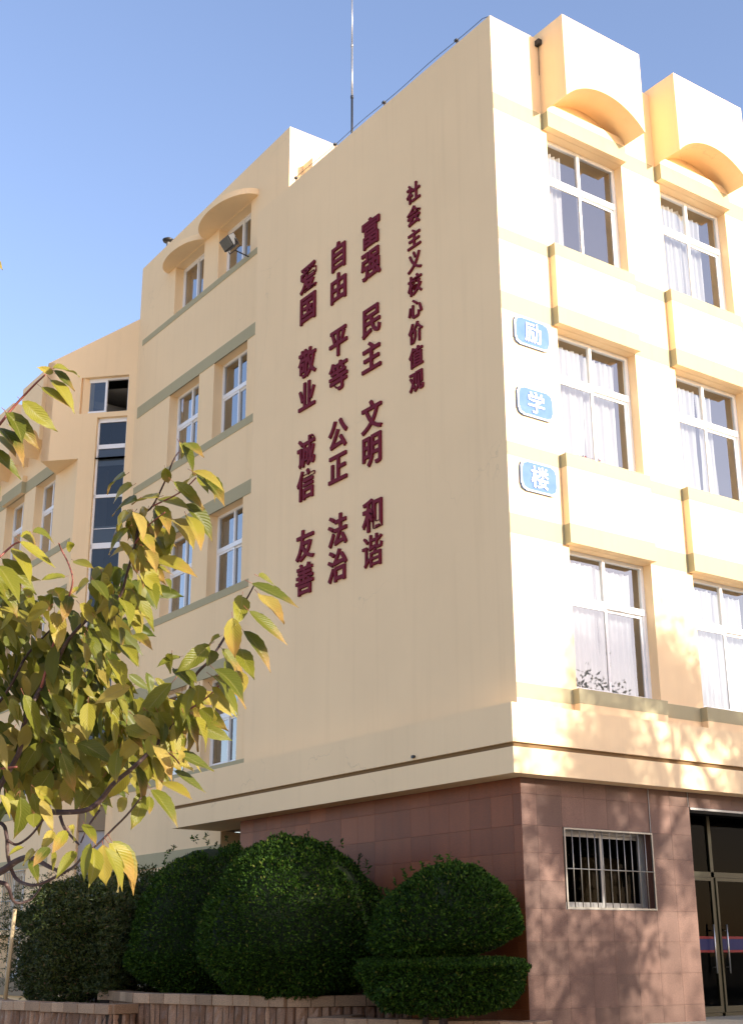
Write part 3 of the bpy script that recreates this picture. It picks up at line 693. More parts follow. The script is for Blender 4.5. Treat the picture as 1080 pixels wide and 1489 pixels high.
# ================================================================== wall lettering
def glyph_mesh(ch, size, off, depth, m):
    cu = bpy.data.curves.new('glyph', 'FONT'); cu.body = ch; cu.size = 1.0; cu.offset = off; cu.extrude = depth / size / 2
    cu.resolution_u = 3
    o = bpy.data.objects.new('glyph', cu); COL.objects.link(o)
    dg = bpy.context.evaluated_depsgraph_get()
    me = bpy.data.meshes.new_from_object(o.evaluated_get(dg))
    bpy.data.objects.remove(o); bpy.data.curves.remove(cu)
    n = len(me.vertices); co = np.empty(n * 3, 'f'); me.vertices.foreach_get('co', co); co = co.reshape(-1, 3)
    co[:, 0] -= (co[:, 0].min() + co[:, 0].max()) / 2; co[:, 1] -= (co[:, 1].min() + co[:, 1].max()) / 2
    co *= size; co[:, 2] += depth / 2; me.vertices.foreach_set('co', co.ravel()); me.materials.clear(); me.materials.append(m); me.name = 'glyph'; me.update()
    return me
ROT_L = Matrix(((0, 0, -1), (-1, 0, 0), (0, 1, 0)))      # text x -> -Y, text y -> Z, text z -> -X
BIGZ = [12.21, 11.56, 10.44, 9.78, 8.655, 8.025, 6.885, 6.26]
COLS = [('富强民主文明和谐', 3.365, 'rightmost of the three large columns'), ('自由平等公正法治', 4.39, 'middle one of the three large columns'), ('爱国敬业诚信友善', 5.42, 'leftmost of the three large columns')]
ORD = ['top', 'second from top', 'third from top', 'fourth from top', 'fourth from bottom', 'third from bottom', 'second from bottom', 'bottom']
for txt, y, where in COLS:
    for k, ch in enumerate(txt):
        o = link('wall_character', glyph_mesh(ch, 0.60, 0.004 if ch == '谐' else 0.019, 0.035, M['maroon']))
        o.matrix_world = Matrix.Translation((-0.004, y, BIGZ[k])) @ ROT_L.to_4x4()
        tag(o, 'large maroon character %s, %s in the %s' % (ch, ORD[k], where), 'wall character', 'large maroon characters on the end wall')
S9 = ['top', 'second from top', 'third from top', 'fourth from top', 'middle', 'fourth from bottom', 'third from bottom', 'second from bottom', 'bottom']
for k, ch in enumerate('社会主义核心价值观'):
    o = link('wall_character', glyph_mesh(ch, 0.385, 0.018, 0.03, M['maroon']))
    o.matrix_world = Matrix.Translation((-0.004, 2.11, 12.36 - 0.4415 * k)) @ ROT_L.to_4x4()
    tag(o, 'small maroon character %s, %s of the small right-hand column' % (ch, S9[k]), 'wall character', 'small maroon characters on the end wall')

# ================================================================== blue name plaques on the front
def plaque_outline(w, h, r, inset=0.0):
    w -= 2 * inset; h -= 2 * inset; pts = []
    for sx, sy, a0 in ((1, 1, 0), (-1, 1, 90), (-1, -1, 180), (1, -1, 270)):
        cx_, cy_ = sx * (w / 2 - r), sy * (h / 2 - r)
        # stepped, concave-shouldered corner
        loc = [(1.0, -0.35), (1.0, 0.0), (0.86, 0.12), (0.82, 0.42), (0.66, 0.66), (0.42, 0.82), (0.12, 0.86), (0.0, 1.0), (-0.35, 1.0)]
        if sx * sy < 0: loc = loc[::-1]
        for (a, b) in loc: pts.append((cx_ + sx * r * a, cy_ + sy * r * b))
    return pts
for ch, z, where in (('励', 8.985, 'top'), ('学', 7.825, 'middle'), ('楼', 6.63, 'bottom')):
    t = thing('name_plaque', 'sky blue plaque with white character %s, %s one of the three beside the front corner' % (ch, where), 'sign', (0.58, 0.0, z), 'blue name plaques')
    mb = MB(); o1 = plaque_outline(0.73, 0.48, 0.10)
    mb.prism([(0.58 + a, -0.008, z + b) for a, b in o1], [(0.58 + a, -0.038, z + b) for a, b in o1]); part('plate', mb, M['plaque'], t)
    for ins, wd in ((0.002, 0.010), (0.022, 0.006)):
        oo, oi_ = plaque_outline(0.73, 0.48, 0.10, ins), plaque_outline(0.73, 0.48, 0.10, ins + wd); mb = MB()
        for k in range(len(oo)):
            j = (k + 1) % len(oo)
            mb.quad((0.58 + oo[k][0], -0.0405, z + oo[k][1]), (0.58 + oo[j][0], -0.0405, z + oo[j][1]), (0.58 + oi_[j][0], -0.0405, z + oi_[j][1]), (0.58 + oi_[k][0], -0.0405, z + oi_[k][1]))
        part('border_line', mb, M['white'], t)
    o = link('character', glyph_mesh(ch, 0.36, 0.010, 0.012, M['white']), t)
    o.matrix_parent_inverse = Matrix.Translation(t.location).inverted()
    o.matrix_basis = Matrix.Translation((0.58, -0.040, z)) @ Matrix(((1, 0, 0), (0, 0, -1), (0, 1, 0))).to_4x4()
    mb = MB(); mb.box(0.35, 0.81, -0.008, -0.0, z - 0.12, z + 0.12); part('mounting_rail', mb, M['alu'], t)

# ================================================================== foliage builder (numpy cards)
def cards(name, P, D, W, Ln, m, parent=None, rs=None, fold=0.25):
    """P base points, D growing directions, W/Ln widths and lengths -> one mesh of folded leaf cards"""
    n = len(P); rs = rs or np.random.RandomState(1)
    D = D / np.linalg.norm(D, axis=1, keepdims=True)
    A = np.cross(D, rs.normal(size=(n, 3))); A /= np.linalg.norm(A, axis=1, keepdims=True)
    B = np.cross(A, D)
    W = W[:, None]; Ln = Ln[:, None]
    v0 = P; v2 = P + D * Ln; mid = P + D * Ln * 0.45
    v1 = mid + A * W * 0.5 + B * W * fold; v3 = mid - A * W * 0.5 + B * W * fold
    V = np.stack([v0, v1, v2, v3], 1).reshape(-1, 3).astype('f')
    me = bpy.data.meshes.new(name); me.vertices.add(4 * n); me.vertices.foreach_set('co', V.ravel())
    idx = np.arange(n)[:, None] * 4 + np.array([0, 1, 2, 0, 2, 3])[None]
    me.loops.add(6 * n); me.loops.foreach_set('vertex_index', idx.ravel().astype('i'))
    me.polygons.add(2 * n); me.polygons.foreach_set('loop_start', np.arange(0, 6 * n, 3, dtype='i'))
    me.update(calc_edges=True); me.validate(); me.materials.append(m)
    return link(name, me, parent)
def fbm(P, seed, f0=2.0, octv=3):
    rs = np.random.RandomState(seed); out = np.zeros(len(P))
    for o in range(octv):
        for _ in range(5):
            k = rs.normal(size=3); k /= np.linalg.norm(k); out += np.sin((P @ k) * f0 * 2 ** o * rs.uniform(.7, 1.3) + rs.uniform(0, 6.28)) / 2 ** o / 2.2
    return out
def dome(name, c, rx, ry, z0, z1, seed, count, parent, m='box', zmax=0.42, K=2.2, size=0.045, sprigs=40, tilt=0.0, amp=1.0, spl=1.0):
    """clipped shrub: leaves on a lumpy dome surface over a dark inner body"""
    rs = np.random.RandomState(seed); h = z1 - z0
    u = rs.normal(size=(count, 3)); u /= np.linalg.norm(u, axis=1, keepdims=True)
    # flatten the bottom: map the lower hemisphere to a shallow bowl
    zc = z0 + h * zmax
    lump = 1 + amp * (0.052 * fbm(u, seed, 2.5) + 0.034 * fbm(u, seed + 9, 9.0, 3))
    hz = np.linalg.norm(u[:, :2], axis=1) + 1e-9; q_ = (1 - np.abs(u[:, 2]) ** K) ** (1 / K) / hz; u[:, 0] *= q_; u[:, 1] *= q_
    depth = 1 - np.abs(rs.normal(size=count)) * 0.045 + (rs.uniform(size=count) > .97) * rs.uniform(0, .035, count)
    sgn = np.where(u[:, 2] > 0, (z1 - zc), (zc - z0))
    e = np.sign(u[:, 2]) * np.abs(u[:, 2]) ** (1.0)
    rr = (lump * depth)[:, None]
    P = np.stack([c[0] + rx * u[:, 0], c[1] + ry * u[:, 1], np.zeros(count)], 1)
    P[:, :2] = np.array(c[:2]) + (P[:, :2] - np.array(c[:2])) * rr
    P[:, 2] = zc + sgn * e * (lump * depth) + tilt * (P[:, 0] - c[0])
    nrm = np.stack([u[:, 0] / rx, u[:, 1] / ry, u[:, 2] / sgn], 1); nrm /= np.linalg.norm(nrm, axis=1, keepdims=True)
    D = nrm * 0.9 + rs.normal(size=(count, 3)) * 0.75 + np.array([0, 0, 0.35])
    # stray sprigs above the clipped surface
    pp, dd = [], []
    for _ in range(sprigs):
        q = rs.normal(size=3); q[2] = abs(q[2]) + .5; q /= np.linalg.norm(q); b = np.array([c[0] + rx * q[0], c[1] + ry * q[1], zc + (z1 - zc) * q[2]]) * 1.0
        d = q * .5 + rs.normal(size=3) * .25 + np.array([0, 0, .9]); d /= np.linalg.norm(d); L_ = rs.uniform(.04, .13) * spl
        for t in np.linspace(0, 1, 12): pp.append(b + d * L_ * t); dd.append(d * .6 + rs.normal(size=3) * .8)
    if pp:
        P = np.concatenate([P, np.array(pp)]); D = np.concatenate([D, np.array(dd)])
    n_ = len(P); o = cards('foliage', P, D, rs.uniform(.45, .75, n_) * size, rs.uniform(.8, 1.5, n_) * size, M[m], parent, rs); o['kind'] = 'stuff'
    # solid inner body, coloured dark for the shade between the leaves
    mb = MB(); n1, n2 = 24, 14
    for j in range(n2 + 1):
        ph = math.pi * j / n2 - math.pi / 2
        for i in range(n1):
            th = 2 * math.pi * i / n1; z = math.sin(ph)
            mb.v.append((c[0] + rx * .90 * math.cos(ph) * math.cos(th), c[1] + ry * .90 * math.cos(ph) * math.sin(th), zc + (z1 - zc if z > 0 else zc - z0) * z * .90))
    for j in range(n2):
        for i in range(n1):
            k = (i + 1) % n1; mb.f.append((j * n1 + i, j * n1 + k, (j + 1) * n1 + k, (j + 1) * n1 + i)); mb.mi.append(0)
    part('dark_core', mb, M['core'], parent, True)
    return o

# ================================================================== planters
def planter(label, outline, zt, cop_h, cop_w, stone_w, seed, soil, closed=False, group='granite edged planters'):
    r = random.Random(seed); cx_ = sum(p[0] for p in outline) / len(outline); cy_ = sum(p[1] for p in outline) / len(outline)
    t = thing('stone_planter', label, 'planter', (cx_, cy_, GZ), group)
    cop_cache = {}
    segs = list(zip(outline[:-1], outline[1:]))
    for (ax, ay), (bx, by) in segs:
        d = Vector((bx - ax, by - ay, 0)); Ln = d.length; d.normalize(); n = Vector((d.y, -d.x, 0))   # n: outward, towards the viewer
        if n.dot(Vector(CAMPOS) - Vector((ax, ay, 0))) < 0: n = -n
        ang = math.atan2(d.y, d.x)
        s = 0.0
        while s < Ln - 0.02:
            wd = min(r.uniform(0.32, 0.44), Ln - s)
            if Ln - s - wd < 0.12: wd = Ln - s
            mb = MB(); j = 0.004; pr = r.uniform(-.004, .006)
            P = [Vector((ax, ay, 0)) + d * (s + a_) + n * b_ for a_, b_ in ((j, 0.05 + pr), (wd - j, 0.05 + pr), (wd - j, -cop_w), (j, -cop_w))]
            dz = r.uniform(-.004, .004)
            mb.prism([(p.x, p.y, zt - cop_h + dz) for p in P], [(p.x, p.y, zt + dz) for p in P])
            o = part('coping_stone', mb, M['coping'], t); bevel(o, 0.008)
            s += wd
        s = 0.0
        while s < Ln - 0.01:
            wd = min(r.uniform(0.10, 0.20), Ln - s)
            zA = zt - cop_h - 0.004; zB_ = GZ; mb = MB(); nv = 9; base = Vector((ax, ay, 0))
            prof = []
            for k in range(nv + 1):
                z = zA + (zB_ - zA) * k / nv; row = []
                for q, a_ in enumerate((0.006, wd * 0.33, wd * 0.67, wd - 0.006)):
                    bul = (0.0 if q in (0, 3) else r.uniform(0.018, 0.045)) - 0.015
                    p = base + d * (s + a_) + n * bul; row.append((p.x, p.y, z + (r.uniform(-.01, .01) if 0 < k < nv else 0)))
                prof.append(row)
            for k in range(nv):
                for q in range(3): mb.quad(prof[k + 1][q], prof[k + 1][q + 1], prof[k][q + 1], prof[k][q])
            part('split_stone', mb, M['split'], t); s += wd
        mb = MB(); p0, p1 = Vector((ax, ay, 0)), Vector((bx, by, 0)); q0, q1 = p0 - n * 0.2, p1 - n * 0.2; p0 = p0 - n * .02; p1 = p1 - n * .02
        mb.prism([(p.x, p.y, GZ) for p in (p0, p1, q1, q0)], [(p.x, p.y, zt - cop_h - .006) for p in (p0, p1, q1, q0)]); part('backing', mb, M['soil'], t)
    mb = MB(); mb.prism([(x, y, GZ) for x, y in soil], [(x, y, zt - 0.12) for x, y in soil]); part('soil_bed', mb, M['soil'], t)
    return t
planter('reddish split-stone planter with tan coping holding the two large domed shrubs', [(-0.2, 8.6), (-2.36, 7.42), (-2.60, 5.98), (-1.83, 2.90), (-0.78, 2.52), (0.0, 2.48)], -0.55, 0.145, 0.26, 0.15, 3,
        [(-0.02, 2.7), (-0.8, 2.75), (-1.7, 3.1), (-2.4, 6.0), (-2.15, 7.2), (-0.1, 8.3)])
planter('lower planter wall of split stone below the feathery shrub at the far left', [(-2.95, 12.2), (-3.66, 8.60), (-3.10, 5.75), (-2.62, 5.90)], -0.70, 0.14, 0.24, 0.15, 5,
        [(-2.5, 6.1), (-3.0, 6.0), (-3.45, 8.6), (-2.9, 12.0), (0.5, 12.0), (0.5, 9.6), (-.4, 9.0), (-2.1, 7.7)])
planter('low stepped planter edge in front of the two-tier shrub by the granite corner', [(-0.85, 2.52), (-1.80, 2.04), (-1.27, 1.07), (-0.40, -0.50), (0.0, -0.36)], -0.80, 0.10, 0.24, 0.15, 7,
        [(-0.02, -0.3), (-0.35, -0.35), (-1.6, 2.0), (-0.8, 2.4), (-0.02, 2.4)])

# potted flowers on an inner sill
fl = thing('potted_flowers', 'row of small red flowers on the inner sill of the middle-floor window nearest the corner', 'plant', (1.9, 0.24, 7.13))
mb = MB()
for k in range(3):
    x = 1.72 + 0.17 * k; mb.tube([(x, 0.24, 7.125), (x, 0.24, 7.20)], [0.035, 0.048], 10)
part('pot', mb, mat('terracotta', (0.30, 0.12, 0.06), 0.8), fl)
rsf = np.random.RandomState(3); nf = 260
Pf = np.stack([rsf.uniform(1.68, 2.14, nf), 0.24 + rsf.normal(size=nf) * .02, 7.20 + rsf.uniform(0, 0.10, nf)], 1); Df = rsf.normal(size=(nf, 3)) + np.array([0, 0, .8])
cards('leaves', Pf, Df, np.full(nf, .025), np.full(nf, .04), M['box'], fl, rsf)
Pf = Pf[:70] + np.array([0, -.015, .03]); cards('blossoms', Pf, Df[:70], np.full(70, .03), np.full(70, .03), mat('red_petals', (0.55, 0.05, 0.03), 0.6), fl, rsf)

# ================================================================== shrubs
t = thing('domed_shrub', 'broad clipped dark green dome shrub, middle and largest of the three by the granite wall', 'shrub', (-1.32, 3.6, -0.67), 'clipped shrubs by the wall')
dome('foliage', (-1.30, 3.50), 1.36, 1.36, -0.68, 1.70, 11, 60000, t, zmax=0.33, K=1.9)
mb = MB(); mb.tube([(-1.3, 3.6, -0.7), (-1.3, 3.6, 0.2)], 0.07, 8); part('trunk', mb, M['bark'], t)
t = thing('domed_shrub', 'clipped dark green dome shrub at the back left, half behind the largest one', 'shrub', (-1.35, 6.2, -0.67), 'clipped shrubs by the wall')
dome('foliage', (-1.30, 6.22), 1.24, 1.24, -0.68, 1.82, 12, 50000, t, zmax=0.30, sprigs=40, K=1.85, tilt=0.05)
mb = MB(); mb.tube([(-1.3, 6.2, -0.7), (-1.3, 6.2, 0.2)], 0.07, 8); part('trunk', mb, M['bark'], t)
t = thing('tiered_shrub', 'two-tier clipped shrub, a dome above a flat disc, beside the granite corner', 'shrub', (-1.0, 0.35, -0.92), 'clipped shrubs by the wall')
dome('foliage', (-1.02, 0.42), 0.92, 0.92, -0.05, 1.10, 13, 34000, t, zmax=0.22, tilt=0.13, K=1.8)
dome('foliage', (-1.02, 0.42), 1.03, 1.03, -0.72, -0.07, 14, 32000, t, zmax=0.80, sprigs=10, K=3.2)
mb = MB(); mb.tube([(-1.0, 0.5, -0.95), (-0.98, 0.5, 0.3)], 0.06, 8); mb.tube([(-1.2, 0.6, -0.95), (-1.25, 0.6, 0.2)], 0.04, 8); part('trunk', mb, M['bark'], t)
# feathery clump
t = thing('feathery_shrub', 'tall loose dark shrub with fine narrow leaves at the far left of the planters', 'shrub', (-2.0, 8.9, -0.82))
rs = np.random.RandomState(21) if False else np.random.RandomState(21)
pp, dd = [], []
stems = MB()
for k in range(210):
    a_ = rs.uniform(0, 6.28); q = math.sqrt(rs.uniform()); bx, by = -2.15 + 0.85 * q * math.cos(a_), 9.1 + 1.9 * q * math.sin(a_)
    top = rs.uniform(1.5, 2.45) - q * 0.35; lean = rs.normal(size=2) * 0.16 + np.array([math.cos(a_), math.sin(a_)]) * 0.42 * q
    b0 = np.array([bx, by, -0.82]); e0 = np.array([bx + lean[0], by + lean[1] * 1.3, -0.82 + top])
    if k % 2 == 0 and q < 0.55: stems.tube([tuple(b0), tuple((b0 + e0) / 2 + np.array([0, 0, .08])), tuple(e0)], [0.010, 0.008, 0.004], 5)
    for s in range(26):
        f_ = rs.uniform(0.12, 1.0); c0 = b0 + (e0 - b0) * f_; dr = rs.normal(size=3); dr[2] = abs(dr[2]) * .6; dr /= np.linalg.norm(dr); ln = rs.uniform(.12, .34)
        for u_ in np.linspace(0.2, 1, 12):
            pp.append(c0 + dr * ln * u_ + np.array([0, 0, -0.10 * u_ * u_])); dd.append(dr + rs.normal(size=3) * .8)
pp = np.array(pp); dd = np.array(dd)
cards('foliage', pp, dd, np.full(len(pp), 0.016), rs.uniform(.04, .075, len(pp)), M['nandina'], t, rs)['kind'] = 'stuff'
part('stems', stems, M['bark'], t)
dome('foliage', (-2.15, 8.9), 0.95, 1.55, -0.85, 1.05, 24, 30000, t, m='nandina', zmax=0.62, size=0.055, sprigs=420, K=2.8, amp=2.6, spl=2.6)
dome('foliage', (-1.5, 8.3), 0.8, 0.9, -0.6, 1.25, 25, 14000, t, m='nandina', zmax=0.6, size=0.055, sprigs=200, K=2.6, amp=2.6, spl=2.4)
p_ = thing('bamboo_pole', 'slim pale pole leaning against the far wing at the left edge', 'pole', (-1.9, 13.2, GZ))
mb = MB(); pa, pb = ((-3.5561, 8.7597, 0.7298), (-3.3635, 9.424, -1.2127))
mb.tube([pa, pb], 0.035, 8); part('pole', mb, M['pole'], p_, True)

# ================================================================== shade trees in front of the facade (right of the view); far row added to screen low sky
def crown_mesh(seed, n=36000, ncl=46):
    rs = np.random.RandomState(seed); P = []; D = []
    cl = rs.normal(size=(ncl, 3)); cl /= np.linalg.norm(cl, axis=1, keepdims=True); cl *= (rs.uniform(0.35, 1, (ncl, 1))) ** .5
    cl *= np.array([2.3, 2.3, 1.9]); rad = rs.uniform(0.30, 0.75, ncl)
    for i in range(ncl):
        m_ = n // ncl; q = rs.normal(size=(m_, 3)) * rad[i] * .46
        P.append(cl[i] + q); D.append(q + rs.normal(size=(m_, 3)) * .5 + np.array([0, 0, -.3]))
    P = np.concatenate(P); D = np.concatenate(D); return P, D, cl
def shade_tree(x, y, zc, sc, seed, label, n=36000, ncl=46, lean=0.05):
    t = thing('shade_tree', label, 'tree', (x, y, GZ), 'trees in front of the entrance side')
    P, D, cl = crown_mesh(seed, n, ncl); rs = np.random.RandomState(seed + 5)
    P = P * sc + np.array([x, y, zc]); cards('crown', P, D, rs.uniform(.06, .09, len(P)), rs.uniform(.11, .17, len(P)), M['crown'], t, rs)['kind'] = 'stuff'
    mb = MB(); mb.tube([(x + lean, y, GZ), (x + lean * .8, y, zc - 1.9 * sc), (x, y, zc + 0.6 * sc)], [0.15, 0.11, 0.05], 10)
    for c in cl[::3]:
        c = c * sc; mb.tube([(x, y, zc - 1.2 * sc), (x + c[0] * .5, y + c[1] * .5, zc + c[2] * .5 - .3), (x + c[0], y + c[1], zc + c[2])], [0.06, 0.035, 0.012], 6)
    part('trunk', mb, M['bark'], t, True)
for args in [(1.4, -14.0, 3.7, 1.0, 30, 'small dense shade tree nearest the corner, in front of the planters', 30000), (4.9, -14.5, 3.9, 1.12, 36, 'leafy shade tree standing before the barred window', 8500, 22), (7.7, -15.0, 6.7, 1.05, 32, 'taller leafy shade tree in front of the entrance steps', 17000, 30, 2.6), (10.9, -14.0, 3.7, 0.95, 34, 'low bushy shade tree in front of the glass doors'), (13.4, -15.0, 5.2, 1.4, 33, 'leafy shade tree furthest along the front of the building'), (3.5, -27.0, 4.3, 1.75, 41, 'first broad tree of the row across the forecourt', 30000), (10.5, -28.0, 4.0, 1.8, 42, 'second broad tree of the row across the forecourt', 26000), (18.0, -27.0, 4.4, 1.85, 43, 'third broad tree of the row across the forecourt', 30000), (26.0, -28.0, 4.6, 1.9, 44, 'fourth broad tree of the row across the forecourt', 30000)]: shade_tree(*args)  # last four: unseen row added to hold low bright sky off the front

# ================================================================== unseen block added behind the camera to screen low sky off the front
ob = thing('sky_screen_building', 'unseen plain cream block with rows of windows, added to screen low sky', 'building', (20, -60, GZ))
TO = lambda u, w, z: Vector((u, -60 - w, z))
TO = lambda u, w, z: Vector((50 - u, -60 - w, z))
mb = MB(); hs = [(2 + 3.4 * k, 4.0 + 3.4 * k, -0.4 + 3.4 * l, 1.6 + 3.4 * l) for k in range(16) for l in range(3)]
wall(mb, TO, 0, 57, GZ, 9.8, hs, 0.3); mb.box(-7, 50, -72, -60.3, GZ, 9.6); part('wall', mb, M['cream'], ob)
om = cached(('opp',), lambda: (lambda q: (q.quad((0, 0, 0), (2, 0, 0), (2, 0, 2), (0, 0, 2)), q.mesh('window', M['glass_navy']))[1])(MB()))
for h in hs: link('window', om, ob, tuple(TO(h[0], 0.2, h[2])), (0, 0, math.pi))

# ================================================================== cherry tree in the foreground
ch = thing('cherry_tree', 'cherry tree reaching in from the left with long yellow-green leaves turning orange', 'tree', (-11.811, -9.923, -1.6))
BR = [([(-11.811, -9.9232, -1.6, 0.11), (-11.781, -9.9232, -0.6, 0.09), (-11.811, -9.9232, 0.1554, 0.075), (-11.831, -9.9232, 1.0053999999999998, 0.06), (-11.911, -10.0232, 1.9054000000000002, 0.04), (-11.911, -10.0232, 2.7054, 0.015)], 1), ([(-11.811, -9.9232, 0.2054, 0.05), (-11.5626, -10.1971, 0.3835, 0.03), (-11.304, -10.4503, 0.3313, 0.012238219895287958)], 1), ([(-11.831, -9.9232, 0.8054, 0.045), (-11.5673, -10.4046, 0.7377, 0.02), (-11.3134, -10.7697, 0.8705, 0.006361256544502618)], 1), ([(-11.831, -9.9232, 0.5054000000000001, 0.04), (-11.5408, -10.3662, 0.5988, 0.018), (-11.2724, -10.7104, 0.6562, 0.004947643979057592)], 1), ([(-11.3114, -10.4824, 0.3277, 0.01224), (-11.1343, -10.5788, 0.2657, 0.01009), (-11.0567, -10.6905, 0.272, 0.00852), (-11.023, -10.7559, 0.278, 0.00772), (-10.9796, -10.7743, 0.2844, 0.00705), (-10.9482, -10.8076, 0.2778, 0.00632), (-10.9323, -10.8767, 0.2714, 0.00552), (-10.9055, -10.9162, 0.2736, 0.00549), (-10.8809, -10.9245, 0.2918, 0.00552), (-10.8757, -10.9739, 0.3212, 0.00478), (-10.8677, -11.0472, 0.3474, 0.00403), (-10.8423, -11.0815, 0.3854, 0.00403), (-10.8098, -11.1204, 0.4435, 0.00336), (-10.8182, -11.1904, 0.5058, 0.00298), (-10.8163, -11.2456, 0.5298, 0.00261), (-10.7974, -11.2624, 0.5692, 0.00236), (-10.7873, -11.295, 0.6111, 0.00196), (-10.7985, -11.3569, 0.6363, 0.00167), (-10.8026, -11.3857, 0.6517, 0.0014)], 1), ([(-11.3114, -10.4824, 0.3277, 0.01224), (-11.1257, -10.5815, 0.1753, 0.00999), (-11.0518, -10.7101, 0.1467, 0.00835), (-11.0297, -10.8027, 0.1562, 0.0075), (-11.0113, -10.8426, 0.1758, 0.0061), (-11.0046, -10.8965, 0.1795, 0.00534), (-10.9974, -10.9861, 0.1557, 0.00389), (-10.9913, -11.0388, 0.1434, 0.00191)], 1), ([(-11.1931, -10.6203, 0.301, 0.00565), (-11.0745, -10.7, 0.2731, 0.00423), (-11.0322, -10.7866, 0.2533, 0.00381), (-11.0303, -10.826, 0.2249, 0.00375), (-11.0194, -10.8134, 0.1864, 0.00376), (-11.008, -10.8295, 0.1464, 0.00373), (-11.0067, -10.8946, 0.1293, 0.00332), (-10.9945, -10.9335, 0.1293, 0.00296), (-10.9592, -10.9616, 0.1505, 0.00264), (-10.9597, -11.0098, 0.1607, 0.0026), (-10.9699, -11.0776, 0.179, 0.00216), (-10.9603, -11.1004, 0.1903, 0.0019), (-10.9411, -11.129, 0.22, 0.0019), (-10.9458, -11.1946, 0.2391, 0.00186), (-10.95, -11.2565, 0.2637, 0.00159)], 1), ([(-11.0287, -10.8315, 0.2153, 0.00272), (-11.0054, -10.8199, 0.2091, 0.00274), (-10.9958, -10.8651, 0.2237, 0.00231), (-10.985, -10.9028, 0.2545, 0.00203)], 1), ([(-11.3114, -10.4824, 0.3277, 0.0072), (-11.0343, -10.5729, 0.1575, 0.00509), (-10.9672, -10.6372, 0.1452, 0.0047), (-10.9531, -10.6497, 0.1353, 0.00433), (-10.9216, -10.6127, 0.1065, 0.00292), (-10.8896, -10.6193, 0.1125, 0.0022), (-10.8849, -10.6605, 0.1364, 0.00182)], 1), ([(-10.953, -10.9039, 0.26, 0.0034), (-10.953, -10.9323, 0.234, 0.00303), (-10.9565, -11.0122, 0.1986, 0.00196)], 1), ([(-10.8919, -10.952, 0.2713, 0.00238), (-10.9158, -10.9613, 0.2402, 0.00202), (-10.954, -11.0155, 0.2023, 0.00163)], 1), ([(-11.2991, -10.4289, 0.3337, 0.01026), (-11.045, -10.5698, 0.2781, 0.00736), (-10.9817, -10.6999, 0.3849, 0.00583), (-10.9851, -10.7573, 0.467, 0.00542), (-10.9625, -10.774, 0.5368, 0.0051), (-10.9482, -10.7997, 0.5725, 0.00473), (-10.9476, -10.8692, 0.6248, 0.00395), (-10.9131, -10.9221, 0.6778, 0.00323), (-10.871, -10.9349, 0.708, 0.00304), (-10.872, -10.9767, 0.7611, 0.00288), (-10.8833, -11.0308, 0.8055, 0.00284), (-10.8799, -11.0432, 0.8597, 0.0025), (-10.8575, -11.049, 0.8865, 0.00215), (-10.8578, -11.1022, 0.9255, 0.00199), (-10.8617, -11.1436, 0.9572, 0.00169), (-10.8456, -11.1404, 0.9844, 0.00142)], 1), ([(-11.1093, -10.4568, 0.3879, 0.00531), (-11.0161, -10.5607, 0.4885, 0.0038), (-11.0015, -10.6395, 0.5239, 0.00337), (-10.9958, -10.6976, 0.5605, 0.00326), (-10.9792, -10.7155, 0.6121, 0.00298), (-10.9631, -10.7542, 0.6448, 0.00222), (-10.9568, -10.8288, 0.6686, 0.00182)], 1), ([(-10.9748, -10.8057, 0.5304, 0.00288), (-10.9622, -10.8302, 0.6304, 0.00254), (-10.9636, -10.8928, 0.7063, 0.00216), (-10.9686, -10.9203, 0.7394, 0.00186), (-10.9711, -10.8979, 0.7786, 0.00173), (-10.9859, -10.8916, 0.8079, 0.00167), (-11.004, -10.9195, 0.8127, 0.00143)], 0), ([(-11.3134, -10.7697, 0.8705, 0.00636), (-11.2146, -10.8737, 0.9622, 0.00354), (-11.1891, -10.957, 0.9894, 0.00307), (-11.1814, -11.0091, 1.0081, 0.00289), (-11.1615, -11.0234, 1.0453, 0.00263), (-11.1391, -11.0685, 1.0827, 0.00221), (-11.1402, -11.1282, 1.0827, 0.00176)], 0), ([(-11.2724, -10.7104, 0.6562, 0.00495), (-11.1639, -10.7915, 0.7278, 0.00285), (-11.1221, -10.8684, 0.7636, 0.00254), (-11.117, -10.8921, 0.7704, 0.00239), (-11.0893, -10.8884, 0.8027, 0.00213), (-11.0755, -10.8933, 0.8098, 0.00171)], 0), ([(-11.1419, -10.6705, 0.3342, 0.00353), (-11.0363, -10.7319, 0.3631, 0.00249), (-11.006, -10.7871, 0.3662, 0.00212)], 0), ([(-10.8823, -11.1011, 0.8671, 0.00182), (-10.846, -11.1496, 0.89, 0.0014), (-10.849, -11.2222, 0.8988, 0.00137)], 0), ([(-10.889, -11.0432, 0.8013, 0.00184), (-10.8871, -11.0936, 0.8254, 0.00154), (-10.8953, -11.1858, 0.8278, 0.00136)], 0), ([(-10.842, -11.1832, 0.4314, 0.00196), (-10.798, -11.203, 0.4659, 0.00158), (-10.7849, -11.258, 0.4982, 0.00131)], 0), ([(-10.8708, -11.1397, 0.3758, 0.00196), (-10.8319, -11.1361, 0.3624, 0.00158), (-10.8273, -11.1631, 0.3414, 0.00131)], 0)]
